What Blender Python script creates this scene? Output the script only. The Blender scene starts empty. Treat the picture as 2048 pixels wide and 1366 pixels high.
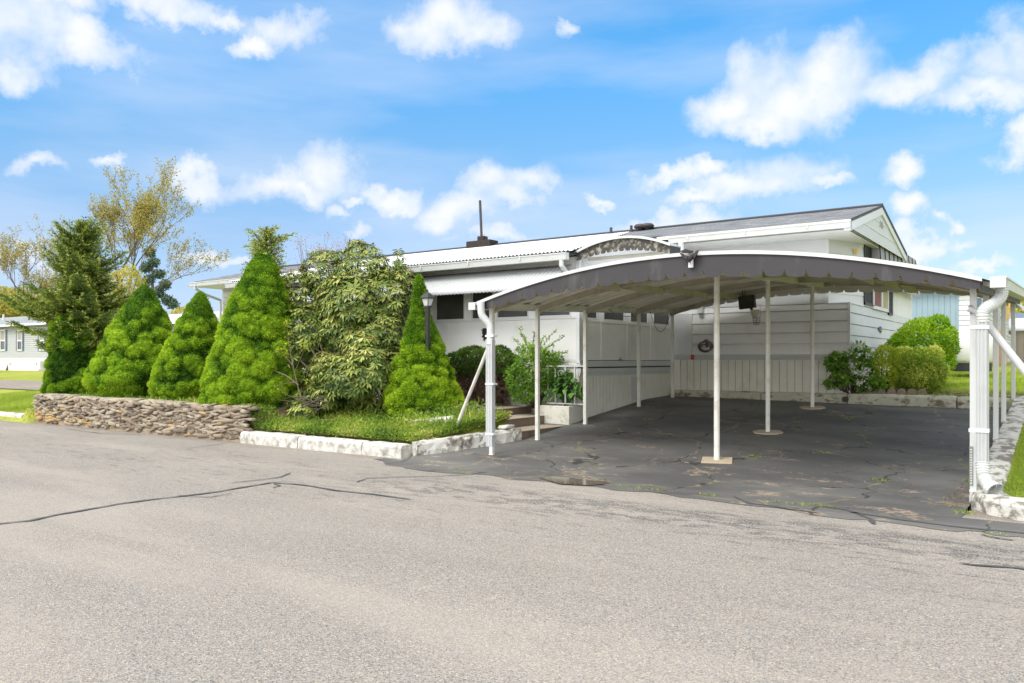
import bpy, math, random
import numpy as np
from mathutils import Vector
random.seed(7); RNG = np.random.default_rng(7)
S = bpy.context.scene; COL = S.collection

# ------------------------------------------------------------------ camera
# world frame: +X runs along the house front (to the right), +Y runs away from the road.
FP, CX, HY = 1600.0, 1024.0, 720.0
RT = np.array((.8178, .5755, 0)); FW = np.array((-.5755, .8178, 0))
cam = bpy.data.cameras.new('camera'); co = bpy.data.objects.new('camera', cam); COL.objects.link(co)
co.location = (0, 0, 0); co.rotation_euler = (math.pi/2, 0, math.atan2(.5755, .8178))
cam.sensor_width = 36; cam.lens = 36*FP/2048; cam.shift_y = 37/2048
cam.clip_start = .05; cam.clip_end = 3000; S.camera = co

def ray(x, y): return RT*((x-CX)/FP) + FW + np.array((0, 0, (HY-y)/FP))
def onY(x, y, Y): d = ray(x, y); return d*(Y/d[1])
def onX(x, y, X): d = ray(x, y); return d*(X/d[0])
def onZ(x, y, z): d = ray(x, y); return d*(z/d[2])
def onD(x, y, D): return ray(x, y)*D

# ------------------------------------------------------------------ light
SUN_EL, SUN_AZ = 50, 256     # azimuth measured anticlockwise from +X, where the light comes from
w = bpy.data.worlds.new('World'); S.world = w; w.use_nodes = True
nt = w.node_tree; nt.nodes.clear(); N = nt.nodes.new; LK = nt.links.new
def wn(t, **k):
    n = N(t)
    for a, b in k.items(): setattr(n, a, b)
    return n
def wmath(op, a, b=None, c=None, clamp=False):
    n = N('ShaderNodeMath'); n.operation = op; n.use_clamp = clamp
    for i, v in enumerate((a, b, c)):
        if v is None: continue
        if isinstance(v, (int, float)): n.inputs[i].default_value = v
        else: LK(v, n.inputs[i])
    return n.outputs[0]
sky = wn('ShaderNodeTexSky', sky_type='NISHITA', sun_disc=False)
sky.sun_elevation = math.radians(SUN_EL); sky.sun_rotation = math.radians(90-SUN_AZ)
sky.air_density = 1.0; sky.dust_density = .35; sky.ozone_density = 2.2
tcw = N('ShaderNodeTexCoord'); sepw = N('ShaderNodeSeparateXYZ'); LK(tcw.outputs['Generated'], sepw.inputs[0])
sx, sy, sz = sepw.outputs
az = wmath('ARCTAN2', sx, sy)                 # 0 along +Y, positive towards +X
el = wmath('ARCSINE', sz)
comb = N('ShaderNodeCombineXYZ'); LK(az, comb.inputs[0]); LK(el, comb.inputs[1])
nz1 = N('ShaderNodeTexNoise'); nz1.inputs['Scale'].default_value = 9; nz1.inputs['Detail'].default_value = 8; nz1.inputs['Roughness'].default_value = .62
LK(tcw.outputs['Generated'], nz1.inputs['Vector'])
off = N('ShaderNodeVectorMath'); off.operation = 'SUBTRACT'; LK(nz1.outputs['Color'], off.inputs[0]); off.inputs[1].default_value = (.5, .5, .5)
sc_ = N('ShaderNodeVectorMath'); sc_.operation = 'SCALE'; LK(off.outputs[0], sc_.inputs[0]); sc_.inputs['Scale'].default_value = .13
ad = N('ShaderNodeVectorMath'); ad.operation = 'ADD'; LK(comb.outputs[0], ad.inputs[0]); LK(sc_.outputs[0], ad.inputs[1])
flat = N('ShaderNodeVectorMath'); flat.operation = 'MULTIPLY'; LK(ad.outputs[0], flat.inputs[0]); flat.inputs[1].default_value = (1, 1, 0)
CLOUDS = [(40,60,130,95),(190,105,95,50),(20,150,60,45),(330,0,160,40),(440,20,50,22),(90,10,120,40),
 (560,55,70,40),(610,75,70,40),(500,100,60,25),(905,35,105,48),(850,75,80,38),(960,60,60,40),
 (650,345,80,58),(520,365,80,36),(420,362,70,34),(770,385,60,27),(590,380,110,26),(663,422,32,16),(715,465,34,17),
 (1055,352,75,32),(950,350,62,36),(910,410,88,40),(1010,385,70,28),(990,470,75,20),
 (1520,150,85,78),(1650,150,110,68),(1450,200,75,45),(1600,205,190,52),(1530,240,100,28),(1800,180,120,48),(1960,150,75,60),(2030,110,75,90),(1950,210,120,38),
 (2035,288,45,40),(1820,352,55,28),(1570,345,85,44),(1500,380,120,34),(1350,352,85,20),(1410,400,80,16),(1430,340,40,20),
 (1300,440,80,26),(1400,445,90,26),(1210,385,34,12),(1110,82,30,20),(80,342,62,24),(240,345,45,16),(415,520,55,20),(470,535,50,16),
 (1845,430,42,38),(1920,452,26,18),(1930,497,44,16),(1850,490,60,20),(1950,535,60,14),(700,400,30,12),(40,500,90,30),(1640,370,60,18)]
acc = None
for (px, py, rx, ry) in CLOUDS:
    d = ray(px, py); d = d/np.linalg.norm(d)
    a0 = math.atan2(d[0], d[1]); e0 = math.asin(d[2])
    k = 1/FP/(1+((px-CX)/FP)**2)
    s = N('ShaderNodeVectorMath'); s.operation = 'SUBTRACT'; LK(flat.outputs[0], s.inputs[0]); s.inputs[1].default_value = (a0, e0, 0)
    m = N('ShaderNodeVectorMath'); m.operation = 'MULTIPLY'; LK(s.outputs[0], m.inputs[0]); m.inputs[1].default_value = (1/(rx*k*1.10), 1/(ry*k*1.15), 0)
    l = N('ShaderNodeVectorMath'); l.operation = 'DOT_PRODUCT'; LK(m.outputs[0], l.inputs[0]); LK(m.outputs[0], l.inputs[1])
    g = wmath('MULTIPLY_ADD', l.outputs['Value'], -.62, 1.0)
    acc = g if acc is None else wmath('SMOOTH_MAX', acc, g, .25)
nz2 = N('ShaderNodeTexNoise'); nz2.inputs['Scale'].default_value = 15; nz2.inputs['Detail'].default_value = 8; nz2.inputs['Roughness'].default_value = .52
LK(tcw.outputs['Generated'], nz2.inputs['Vector'])
den = wmath('ADD', acc, wmath('MULTIPLY_ADD', nz2.outputs['Fac'], 1.45, -.70))
# unseen cloud cover added behind and above the camera, plain noise, for neutral fill
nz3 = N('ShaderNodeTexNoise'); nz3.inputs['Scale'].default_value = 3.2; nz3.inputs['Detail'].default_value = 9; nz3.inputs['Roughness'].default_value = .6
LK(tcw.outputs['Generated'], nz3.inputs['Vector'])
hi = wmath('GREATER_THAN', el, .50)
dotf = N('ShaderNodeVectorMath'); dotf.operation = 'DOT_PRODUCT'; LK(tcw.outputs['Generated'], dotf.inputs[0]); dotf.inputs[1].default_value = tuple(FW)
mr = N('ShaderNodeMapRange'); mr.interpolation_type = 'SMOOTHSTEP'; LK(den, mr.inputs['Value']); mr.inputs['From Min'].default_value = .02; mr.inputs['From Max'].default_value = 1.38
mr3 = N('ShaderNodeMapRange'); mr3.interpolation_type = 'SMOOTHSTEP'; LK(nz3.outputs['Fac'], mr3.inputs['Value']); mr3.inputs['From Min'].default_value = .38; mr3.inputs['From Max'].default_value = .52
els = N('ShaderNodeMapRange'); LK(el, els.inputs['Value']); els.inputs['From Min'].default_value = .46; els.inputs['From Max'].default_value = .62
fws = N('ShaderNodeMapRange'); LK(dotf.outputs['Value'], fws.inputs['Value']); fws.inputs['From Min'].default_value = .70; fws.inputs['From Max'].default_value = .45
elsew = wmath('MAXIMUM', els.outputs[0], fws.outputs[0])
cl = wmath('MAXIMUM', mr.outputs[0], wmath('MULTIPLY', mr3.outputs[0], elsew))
# thin veil
nz4 = N('ShaderNodeTexNoise'); nz4.inputs['Scale'].default_value = 2.5; nz4.inputs['Detail'].default_value = 7
mp = N('ShaderNodeMapping'); mp.inputs['Scale'].default_value = (1, 1, 5); LK(tcw.outputs['Generated'], mp.inputs[0]); LK(mp.outputs[0], nz4.inputs['Vector'])
veil = N('ShaderNodeMapRange'); LK(nz4.outputs['Fac'], veil.inputs['Value']); veil.inputs['From Min'].default_value = .42; veil.inputs['From Max'].default_value = .75; veil.inputs['To Max'].default_value = .50
cl = wmath('MAXIMUM', cl, veil.outputs[0])
# the clear sky: Nishita, tinted towards the clean azure of the photograph
tint = N('ShaderNodeMix'); tint.data_type = 'RGBA'; tint.blend_type = 'MULTIPLY'; tint.inputs[0].default_value = 1
LK(sky.outputs[0], tint.inputs[6])
ramp = N('ShaderNodeValToRGB'); LK(wmath('MULTIPLY', el, 1.6), ramp.inputs[0])
rc = ramp.color_ramp.elements
rc[0].position = 0; rc[0].color = (.58, .66, .98, 1); rc[1].position = .70; rc[1].color = (.42, 1.04, 1.26, 1)
for p_, c_ in ((.08, (.60, .62, .82)), (.24, (.68, .72, .80)), (.39, (.60, .84, .93)), (.54, (.48, .96, 1.14))):
    e_ = rc.new(p_); e_.color = (*c_, 1)
LK(ramp.outputs[0], tint.inputs[7])
cmix = N('ShaderNodeMix'); cmix.data_type = 'RGBA'; LK(cl, cmix.inputs[0]); LK(tint.outputs[2], cmix.inputs[6])
ccol = N('ShaderNodeMix'); ccol.data_type = 'RGBA'; LK(mr.outputs[0], ccol.inputs[0]); ccol.inputs[6].default_value = (4.0, 4.35, 5.1, 1); ccol.inputs[7].default_value = (5.0, 5.05, 5.2, 1)
# unseen clouds brightened towards the sun, added to light the carport interior
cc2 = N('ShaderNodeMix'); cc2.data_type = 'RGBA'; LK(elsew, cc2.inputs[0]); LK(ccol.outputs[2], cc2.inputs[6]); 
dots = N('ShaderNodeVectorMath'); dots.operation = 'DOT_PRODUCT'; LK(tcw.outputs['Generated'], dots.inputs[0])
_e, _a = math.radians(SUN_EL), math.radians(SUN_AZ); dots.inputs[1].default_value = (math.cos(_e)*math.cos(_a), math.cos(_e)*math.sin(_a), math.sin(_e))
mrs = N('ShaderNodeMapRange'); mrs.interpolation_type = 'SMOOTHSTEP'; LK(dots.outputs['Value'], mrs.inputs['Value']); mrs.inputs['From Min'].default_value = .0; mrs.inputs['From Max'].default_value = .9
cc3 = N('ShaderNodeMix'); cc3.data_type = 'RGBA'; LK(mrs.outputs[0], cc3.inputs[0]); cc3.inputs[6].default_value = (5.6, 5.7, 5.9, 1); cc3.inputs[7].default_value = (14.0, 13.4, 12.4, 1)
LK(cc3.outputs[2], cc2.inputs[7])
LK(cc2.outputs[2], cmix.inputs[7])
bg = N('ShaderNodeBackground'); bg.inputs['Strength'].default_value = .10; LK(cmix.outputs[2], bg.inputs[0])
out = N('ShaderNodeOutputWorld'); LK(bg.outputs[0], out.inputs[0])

sl = bpy.data.lights.new('sun', 'SUN'); sl.energy = 1.15; sl.angle = math.radians(22); sl.color = (1, .96, .89)
so = bpy.data.objects.new('sun', sl); COL.objects.link(so); so.location = (0, 0, 20)
sd = Vector((math.cos(math.radians(SUN_AZ))*math.cos(math.radians(SUN_EL)), math.sin(math.radians(SUN_AZ))*math.cos(math.radians(SUN_EL)), math.sin(math.radians(SUN_EL))))
so.rotation_euler = sd.to_track_quat('Z', 'Y').to_euler()
S.view_settings.view_transform = 'Standard'; S.view_settings.look = 'None'; S.view_settings.gamma = 1
S.view_settings.exposure = 1.05

# ------------------------------------------------------------------ materials
MT = {}
def mat(name, col, rough=.6, var=0, vscale=3, bump=0, bscale=60, metal=0, dirt=None, dscale=2, dth=(.5, .7), damt=.6, trans=0, spec=.5, stretch=(1, 1, 1), dstretch=(1, 1, 1), attr=None):
    """principled material; var = value variation by noise; dirt = second colour in noise patches; attr = colour ramp read from the mesh attribute rnd"""
    m = bpy.data.materials.new(name); m.use_nodes = True; t = m.node_tree; b = t.nodes['Principled BSDF']
    b.inputs['Roughness'].default_value = rough; b.inputs['Metallic'].default_value = metal
    b.inputs['Specular IOR Level'].default_value = spec
    n = t.nodes.new; L = t.links.new
    tc = n('ShaderNodeTexCoord')
    if attr:
        at = n('ShaderNodeAttribute'); at.attribute_name = 'rnd'
        r = n('ShaderNodeValToRGB'); L(at.outputs['Fac'], r.inputs[0])
        els_ = r.color_ramp.elements
        while len(els_) > 2: els_.remove(els_[0])
        els_[0].position, els_[0].color = attr[0][0], (*attr[0][1], 1)
        els_[1].position, els_[1].color = attr[-1][0], (*attr[-1][1], 1)
        for p_, c_ in attr[1:-1]:
            e = els_.new(p_); e.color = (*c_, 1)
        cur = r.outputs[0]
    else:
        rgb = n('ShaderNodeRGB'); rgb.outputs[0].default_value = (*col, 1); cur = rgb.outputs[0]
    if var:
        mp_ = n('ShaderNodeMapping'); mp_.inputs['Scale'].default_value = stretch; L(tc.outputs['Object'], mp_.inputs[0])
        z = n('ShaderNodeTexNoise'); z.inputs['Scale'].default_value = vscale; z.inputs['Detail'].default_value = 6; L(mp_.outputs[0], z.inputs[0])
        h = n('ShaderNodeHueSaturation'); mm = n('ShaderNodeMapRange'); L(z.outputs[0], mm.inputs[0]); mm.inputs[1].default_value = .25; mm.inputs[2].default_value = .75
        mm.inputs[3].default_value = 1-var; mm.inputs[4].default_value = 1+var; L(mm.outputs[0], h.inputs['Value']); L(cur, h.inputs['Color']); cur = h.outputs[0]
    if dirt:
        mp_ = n('ShaderNodeMapping'); mp_.inputs['Scale'].default_value = dstretch; L(tc.outputs['Object'], mp_.inputs[0])
        z = n('ShaderNodeTexNoise'); z.inputs['Scale'].default_value = dscale; z.inputs['Detail'].default_value = 9; z.inputs['Roughness'].default_value = .65; L(mp_.outputs[0], z.inputs[0])
        mm = n('ShaderNodeMapRange'); L(z.outputs[0], mm.inputs[0]); mm.inputs[1].default_value = dth[0]; mm.inputs[2].default_value = dth[1]; mm.inputs[4].default_value = damt
        x = n('ShaderNodeMix'); x.data_type = 'RGBA'; L(mm.outputs[0], x.inputs[0]); L(cur, x.inputs[6]); x.inputs[7].default_value = (*dirt, 1); cur = x.outputs[2]
    L(cur, b.inputs['Base Color'])
    if bump:
        z = n('ShaderNodeTexNoise'); z.inputs['Scale'].default_value = bscale; z.inputs['Detail'].default_value = 5; L(tc.outputs['Object'], z.inputs[0])
        bp = n('ShaderNodeBump'); bp.inputs['Strength'].default_value = bump; bp.inputs['Distance'].default_value = .01; L(z.outputs[0], bp.inputs['Height']); L(bp.outputs[0], b.inputs['Normal'])
    if trans:
        tr = n('ShaderNodeBsdfTranslucent'); L(cur, tr.inputs[0]); mx = n('ShaderNodeMixShader'); mx.inputs[0].default_value = trans
        L(b.outputs[0], mx.inputs[1]); L(tr.outputs[0], mx.inputs[2]); L(mx.outputs[0], t.nodes['Material Output'].inputs[0])
    MT[name] = m
    return m

mat('awning_white', (.50, .515, .52), .5, .05, 3, dirt=(.40, .40, .36), dscale=3, dth=(.5, .8), damt=.4)
mat('awning_shade_grey', (.30, .31, .305), .5, .05, 3)  # white awning darkened in colour for the shade on its away-facing side
mat('white_alu', (.60, .615, .615), .45, .03, 2, dirt=(.55, .53, .46), dscale=1.6, dth=(.52, .8), damt=.45)
mat('downspout_paint', (.47, .485, .49), .45, .05, 4, dirt=(.34, .33, .29), dscale=5, dth=(.5, .8), damt=.5)
mat('white_alu_worn', (.56, .58, .575), .5, .05, 3, dirt=(.42, .38, .28), dscale=3, dth=(.5, .8), damt=.55)
mat('white_clean', (.69, .70, .715), .45, .02, 2)
mat('sidewall', (.80, .80, .795), .5, .04, 1.5, dirt=(.42, .40, .30), dscale=1.2, dth=(.5, .85), damt=.5, dstretch=(1, 1, .6))
mat('skirting', (.76, .755, .67), .55, .06, 3, dirt=(.30, .25, .13), dscale=2.2, dth=(.52, .85), damt=.7, dstretch=(1, 1, .35))
mat('rafter_paint', (.50, .46, .36), .55, .08, 3, dirt=(.22, .17, .11), dscale=5, dth=(.45, .75), damt=.6)
mat('cream_paint', (.66, .64, .53), .55, .05, 3, dirt=(.28, .24, .15), dscale=4, dth=(.5, .8), damt=.45)
mat('cream_under', (.70, .68, .60), .55, .08, 2, dirt=(.20, .17, .11), dscale=3, dth=(.48, .78), damt=.55, dstretch=(.3, 1, 1))
mat('post_paint', (.72, .71, .66), .5, .04, 4, dirt=(.40, .33, .22), dscale=5, dth=(.50, .74), damt=.65)
mat('fascia_grey', (.036, .0335, .037), .55, .12, 1.5, dirt=(.16, .15, .15), dscale=5, dth=(.55, .8), damt=.5, dstretch=(1, 1, .3))
mat('fascia_mottled', (.045, .04, .038), .7, .2, 5, dirt=(.36, .33, .24), dscale=13, dth=(.50, .66), damt=.85)
mat('shingle_dummy', (.1, .1, .1))
mat('trim_dark', (.03, .03, .034), .6)
mat('shutter_black', (.022, .022, .026), .5)
mat('glass_dark', (.05, .052, .045), .12, .2, 2)
mat('screen_dark', (.055, .055, .047), .35, .25, 3)
mat('curtain_red', (.24, .10, .095), .8, .1, 10)
mat('vent_metal', (.05, .045, .045), .6, .2, 10)
mat('chimney_brown', (.026, .017, .014), .8, .3, 8)
mat('concrete', (.36, .30, .235), .9, .12, 6, .4, 80, dirt=(.22, .18, .13), dscale=3, dth=(.5, .75), damt=.6)
mat('concrete_edge', (.21, .16, .12), .9, .15, 6, .4, 80, dirt=(.10, .08, .06), dscale=5, dth=(.45, .75), damt=.5)
mat('footing', (.46, .38, .27), .9, .12, 9, .4, 70, dirt=(.28, .2, .12), dscale=9, dth=(.5, .7), damt=.6)
mat('kerb_paint', (.60, .59, .555), .85, .08, 6, .7, 45, dirt=(.20, .175, .13), dscale=6.5, dth=(.46, .64), damt=.8)
mat('kerb_worn', (.58, .57, .53), .85, .08, 6, .7, 45, dirt=(.17, .15, .12), dscale=5.5, dth=(.48, .56), damt=.9)
mat('kerb_rear', (.50, .50, .41), .85, .10, 4, .5, 50, dirt=(.12, .10, .06), dscale=4, dth=(.52, .62), damt=.85, dstretch=(1, 1, 2))
mat('soil', (.14, .09, .055), 1, .3, 12, .8, 40, dirt=(.25, .18, .11), dscale=9, dth=(.45, .7), damt=.7)
mat('bark', (.16, .12, .09), .95, .3, 12, .6, 40)
mat('bark_grey', (.13, .105, .085), .95, .25, 3, .5, 20)
mat('dead_twig', (.10, .06, .042), .95, .3, 20)
mat('black_metal', (.015, .015, .016), .4)
mat('lamp_glass', (.55, .56, .54), .2)
mat('hose', (.13, .12, .10), .5, .3, 20)
mat('red_plastic', (.62, .05, .02), .35)
mat('yellow_paint', (.75, .48, .12), .5, .1, 20)
mat('wood_yellow', (.72, .50, .17), .6, .1, 8)
mat('cable_grey', (.08, .075, .07), .6)
mat('galv', (.30, .30, .28), .4, .2, 20, metal=.5)
mat('grey_siding', (.44, .45, .46), .6, .04, 2)
mat('slate_blue', (.10, .15, .21), .6)
mat('roof_grey', (.26, .28, .29), .8, .1, 5)
mat('blue_siding', (.28, .38, .46), .6, .06, 2)
mat('tank_white', (.80, .80, .80), .35, .03, 2)
mat('shed_tan', (.36, .31, .27), .7, .06, 4)
mat('blind_cream', (.42, .38, .22), .8, .1, 8)
mat('clay_box', (.60, .35, .20), .8, .08, 3)
mat('eagle_dark', (.035, .025, .025), .5, .4, 40)
mat('edging_stone', (.27, .21, .16), .9, .2, 12, .4, 60)
mat('planter_paint', (.62, .61, .54), .85, .08, 6, .4, 50, dirt=(.22, .20, .12), dscale=5, dth=(.52, .68), damt=.7)
mat('mortar', (.30, .24, .17), 1, .25, 9, .8, 40)
mat('white_flower', (.85, .86, .80), .7, trans=.2)
mat('stone_white', (.62, .60, .55), .9, .1, 10, .5, 40, dirt=(.3, .27, .2), dscale=10, dth=(.5, .65), damt=.6)
# foliage, colour read per leaf
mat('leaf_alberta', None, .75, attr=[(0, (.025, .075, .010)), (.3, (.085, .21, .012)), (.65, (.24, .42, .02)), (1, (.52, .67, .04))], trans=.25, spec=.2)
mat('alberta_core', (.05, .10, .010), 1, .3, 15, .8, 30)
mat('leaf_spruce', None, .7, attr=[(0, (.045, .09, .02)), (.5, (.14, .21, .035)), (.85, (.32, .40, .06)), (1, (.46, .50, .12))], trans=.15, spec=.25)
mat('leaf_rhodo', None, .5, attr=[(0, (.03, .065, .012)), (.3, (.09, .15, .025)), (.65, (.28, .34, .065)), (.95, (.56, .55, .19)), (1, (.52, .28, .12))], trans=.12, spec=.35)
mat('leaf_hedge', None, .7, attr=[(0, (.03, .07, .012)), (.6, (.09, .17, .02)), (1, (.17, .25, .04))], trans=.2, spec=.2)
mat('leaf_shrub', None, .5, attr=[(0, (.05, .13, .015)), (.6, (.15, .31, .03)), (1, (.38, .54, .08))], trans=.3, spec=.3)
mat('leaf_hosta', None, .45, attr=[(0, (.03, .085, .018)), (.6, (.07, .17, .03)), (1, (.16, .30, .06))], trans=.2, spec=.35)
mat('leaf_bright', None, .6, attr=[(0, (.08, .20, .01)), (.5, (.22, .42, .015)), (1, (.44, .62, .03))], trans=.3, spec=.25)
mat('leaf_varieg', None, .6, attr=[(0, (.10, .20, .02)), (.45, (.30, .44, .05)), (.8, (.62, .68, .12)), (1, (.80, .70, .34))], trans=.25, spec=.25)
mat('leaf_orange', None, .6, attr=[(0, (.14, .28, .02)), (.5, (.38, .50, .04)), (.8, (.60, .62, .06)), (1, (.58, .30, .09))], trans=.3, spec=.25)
mat('leaf_dark', None, .55, attr=[(0, (.06, .15, .02)), (.6, (.17, .34, .04)), (1, (.32, .48, .07))], trans=.2, spec=.3)
mat('leaf_spring', None, .7, attr=[(0, (.28, .26, .05)), (.5, (.42, .37, .09)), (.85, (.58, .50, .18)), (1, (.50, .38, .20))], trans=.35, spec=.15)
mat('leaf_spring_green', None, .7, attr=[(0, (.30, .32, .06)), (.5, (.50, .46, .09)), (1, (.62, .52, .17))], trans=.35, spec=.15)
mat('leaf_rust', None, .7, attr=[(0, (.24, .16, .06)), (1, (.46, .28, .13))], trans=.3, spec=.15)
mat('leaf_pine', None, .8, attr=[(0, (.06, .11, .07)), (1, (.15, .22, .13))], trans=.1, spec=.15)
mat('blade', None, .7, attr=[(0, (.18, .28, .03)), (.5, (.36, .47, .06)), (.85, (.54, .58, .11)), (1, (.64, .54, .22))], trans=.3, spec=.2)
mat('weed', None, .6, attr=[(0, (.08, .16, .025)), (.45, (.22, .34, .045)), (.8, (.38, .48, .07)), (1, (.52, .46, .19))], trans=.3, spec=.2)
mat('stone_wall', None, .9, var=.25, vscale=14, bump=.8, bscale=45, attr=[(0, (.12, .095, .075)), (.25, (.22, .175, .13)), (.5, (.32, .255, .19)), (.72, (.36, .33, .26)), (.9, (.43, .31, .16)), (1, (.46, .28, .10))])

def special(name):
    m = bpy.data.materials.new(name); m.use_nodes = True; MT[name] = m
    t = m.node_tree; return m, t, t.nodes['Principled BSDF'], t.nodes.new, t.links.new
def nmap(n, L, src, sc, rot=0):
    a = n('ShaderNodeMapping'); a.inputs['Scale'].default_value = sc; a.inputs['Rotation'].default_value = (0, 0, rot); L(src, a.inputs[0]); return a.outputs[0]
def noise(n, L, v, s, d=5, r=.55):
    a = n('ShaderNodeTexNoise'); a.inputs['Scale'].default_value = s; a.inputs['Detail'].default_value = d; a.inputs['Roughness'].default_value = r; L(v, a.inputs[0]); return a.outputs[0]
def rng(n, L, v, a, b, c=0, d=1, smooth=True):
    q = n('ShaderNodeMapRange'); q.interpolation_type = 'SMOOTHSTEP' if smooth else 'LINEAR'; L(v, q.inputs[0])
    for i, x in enumerate((a, b, c, d)): q.inputs[i+1].default_value = x
    return q.outputs[0]
def mixc(n, L, f, a, b, mode='MIX'):
    x = n('ShaderNodeMix'); x.data_type = 'RGBA'; x.blend_type = mode
    if isinstance(f, (int, float)): x.inputs[0].default_value = f
    else: L(f, x.inputs[0])
    for i, v in ((6, a), (7, b)):
        if isinstance(v, tuple): x.inputs[i].default_value = (*v, 1)
        else: L(v, x.inputs[i])
    return x.outputs[2]
def mth(n, L, op, a, b):
    x = n('ShaderNodeMath'); x.operation = op
    for i, v in enumerate((a, b)):
        if isinstance(v, (int, float)): x.inputs[i].default_value = v
        else: L(v, x.inputs[i])
    return x.outputs[0]
def bump_(n, L, b, h, s, d=.01):
    q = n('ShaderNodeBump'); q.inputs['Strength'].default_value = s; q.inputs['Distance'].default_value = d; L(h, q.inputs['Height']); L(q.outputs[0], b.inputs['Normal'])

# road: worn asphalt with exposed pale aggregate
m, t, b, n, L = special('road_asphalt'); tc = n('ShaderNodeTexCoord').outputs['Object']
v = n('ShaderNodeTexVoronoi'); v.inputs['Scale'].default_value = 140; L(tc, v.inputs[0])
sepc = n('ShaderNodeSeparateColor'); L(v.outputs['Color'], sepc.inputs[0])
r = n('ShaderNodeValToRGB'); L(sepc.outputs[0], r.inputs[0]); ce = r.color_ramp.elements
ce[0].position = 0; ce[0].color = (.12, .115, .108, 1); ce[1].position = 1; ce[1].color = (.56, .49, .395, 1)
for p_, c_ in ((.18, (.215, .202, .188)), (.45, (.30, .278, .253)), (.62, (.36, .322, .28)), (.78, (.295, .295, .30)), (.9, (.39, .33, .262))):
    e = ce.new(p_); e.color = (*c_, 1)
fine = noise(n, L, tc, 170, 3)
c = mixc(n, L, rng(n, L, fine, .35, .75, .62, 1.22, False), r.outputs[0], r.outputs[0])
hsv = n('ShaderNodeHueSaturation'); L(r.outputs[0], hsv.inputs['Color']); L(mth(n, L, 'MULTIPLY', rng(n, L, fine, .3, .7, .75, 1.22, False), rng(n, L, noise(n, L, nmap(n, L, tc, (.5, 1.4, 1)), .7, 6, .6), .32, .68, .87, .97, False)), hsv.inputs['Value'])
c = hsv.outputs[0]
big = rng(n, L, noise(n, L, nmap(n, L, tc, (.25, 1, 1)), 1.1, 5), .45, .7)
c = mixc(n, L, mth(n, L, 'MULTIPLY', big, .35), c, (.42, .37, .32))
sepp = n('ShaderNodeSeparateXYZ'); L(tc, sepp.inputs[0])
streak = rng(n, L, noise(n, L, nmap(n, L, tc, (1.3, 6, 1), .06), 1.7, 8, .72), .53, .63)
band = mth(n, L, 'MULTIPLY', rng(n, L, sepp.outputs[1], 4.6, 6.2), rng(n, L, sepp.outputs[1], 8.3, 7.4))
gr = rng(n, L, noise(n, L, tc, 60, 3), .40, .6)
c = mixc(n, L, mth(n, L, 'MULTIPLY', mth(n, L, 'MULTIPLY', streak, band), mth(n, L, 'MULTIPLY', gr, .95)), c, (.085, .085, .09))
strip = mth(n, L, 'MULTIPLY', rng(n, L, sepp.outputs[1], 6.35, 6.6), rng(n, L, sepp.outputs[1], 7.5, 7.2))
strip = mth(n, L, 'MULTIPLY', strip, rng(n, L, sepp.outputs[0], -7.5, -6.0))
sc2 = rng(n, L, noise(n, L, nmap(n, L, tc, (1, 2.2, 1), .35), 3.0, 8, .7), .47, .56)
c = mixc(n, L, mth(n, L, 'MULTIPLY', mth(n, L, 'MULTIPLY', sc2, strip), mth(n, L, 'MULTIPLY', gr, .95)), c, (.055, .055, .06))
edge = rng(n, L, mth(n, L, 'ADD', sepp.outputs[1], mth(n, L, 'MULTIPLY', noise(n, L, tc, 1.2, 5), 1.2)), 9.05, 9.25)
c = mixc(n, L, mth(n, L, 'MULTIPLY', edge, .35), c, (.20, .15, .105))
L(c, b.inputs['Base Color']); b.inputs['Roughness'].default_value = .9; b.inputs['Specular IOR Level'].default_value = .25
bump_(n, L, b, v.outputs['Distance'], .55, .008)

# driveway: dark sealed asphalt, dusty, with worn tan patches and hairline cracks
m, t, b, n, L = special('drive_asphalt'); tc = n('ShaderNodeTexCoord').outputs['Object']
base = mixc(n, L, rng(n, L, noise(n, L, nmap(n, L, tc, (.5, 1, 1), .5), .9, 7, .6), .35, .7), (.066, .065, .065), (.150, .145, .138))
base = mixc(n, L, rng(n, L, noise(n, L, tc, 150, 3), .45, .75, 0, .55), base, (.15, .145, .14))
sepp = n('ShaderNodeSeparateXYZ'); L(tc, sepp.inputs[0])
nearf = rng(n, L, sepp.outputs[1], 11.4, 8.4)
p1 = noise(n, L, nmap(n, L, tc, (.8, 1.6, 1)), 1.6, 10, .74)
base = mixc(n, L, mth(n, L, 'MULTIPLY', mth(n, L, 'MULTIPLY', rng(n, L, mth(n, L, 'ADD', p1, mth(n, L, 'MULTIPLY', nearf, .05)), .59, .645), rng(n, L, noise(n, L, tc, 14, 6, .75), .42, .56)), .85), base, (.36, .27, .19))
vo = n('ShaderNodeTexVoronoi'); vo.feature = 'DISTANCE_TO_EDGE'; vo.inputs['Scale'].default_value = .62
wv = n('ShaderNodeVectorMath'); wv.operation = 'ADD'; L(tc, wv.inputs[0]); ns = n('ShaderNodeTexNoise'); ns.inputs['Scale'].default_value = 2.2; ns.inputs['Detail'].default_value = 6; L(tc, ns.inputs[0])
s2 = n('ShaderNodeVectorMath'); s2.operation = 'SCALE'; s2.inputs['Scale'].default_value = .55; L(ns.outputs['Color'], s2.inputs[0]); L(s2.outputs[0], wv.inputs[1]); L(wv.outputs[0], vo.inputs[0])
crk = rng(n, L, vo.outputs[0], .014, .004)
base = mixc(n, L, mth(n, L, 'MULTIPLY', crk, .8), base, mixc(n, L, rng(n, L, noise(n, L, tc, 2.5, 4), .42, .58), (.012, .012, .012), (.24, .21, .11)))
moss = mth(n, L, 'MULTIPLY', rng(n, L, noise(n, L, tc, 1.5, 8, .7), .5, .68), rng(n, L, sepp.outputs[1], 13.2, 15.6))
base = mixc(n, L, mth(n, L, 'MULTIPLY', moss, .6), base, (.12, .12, .05))
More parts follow.
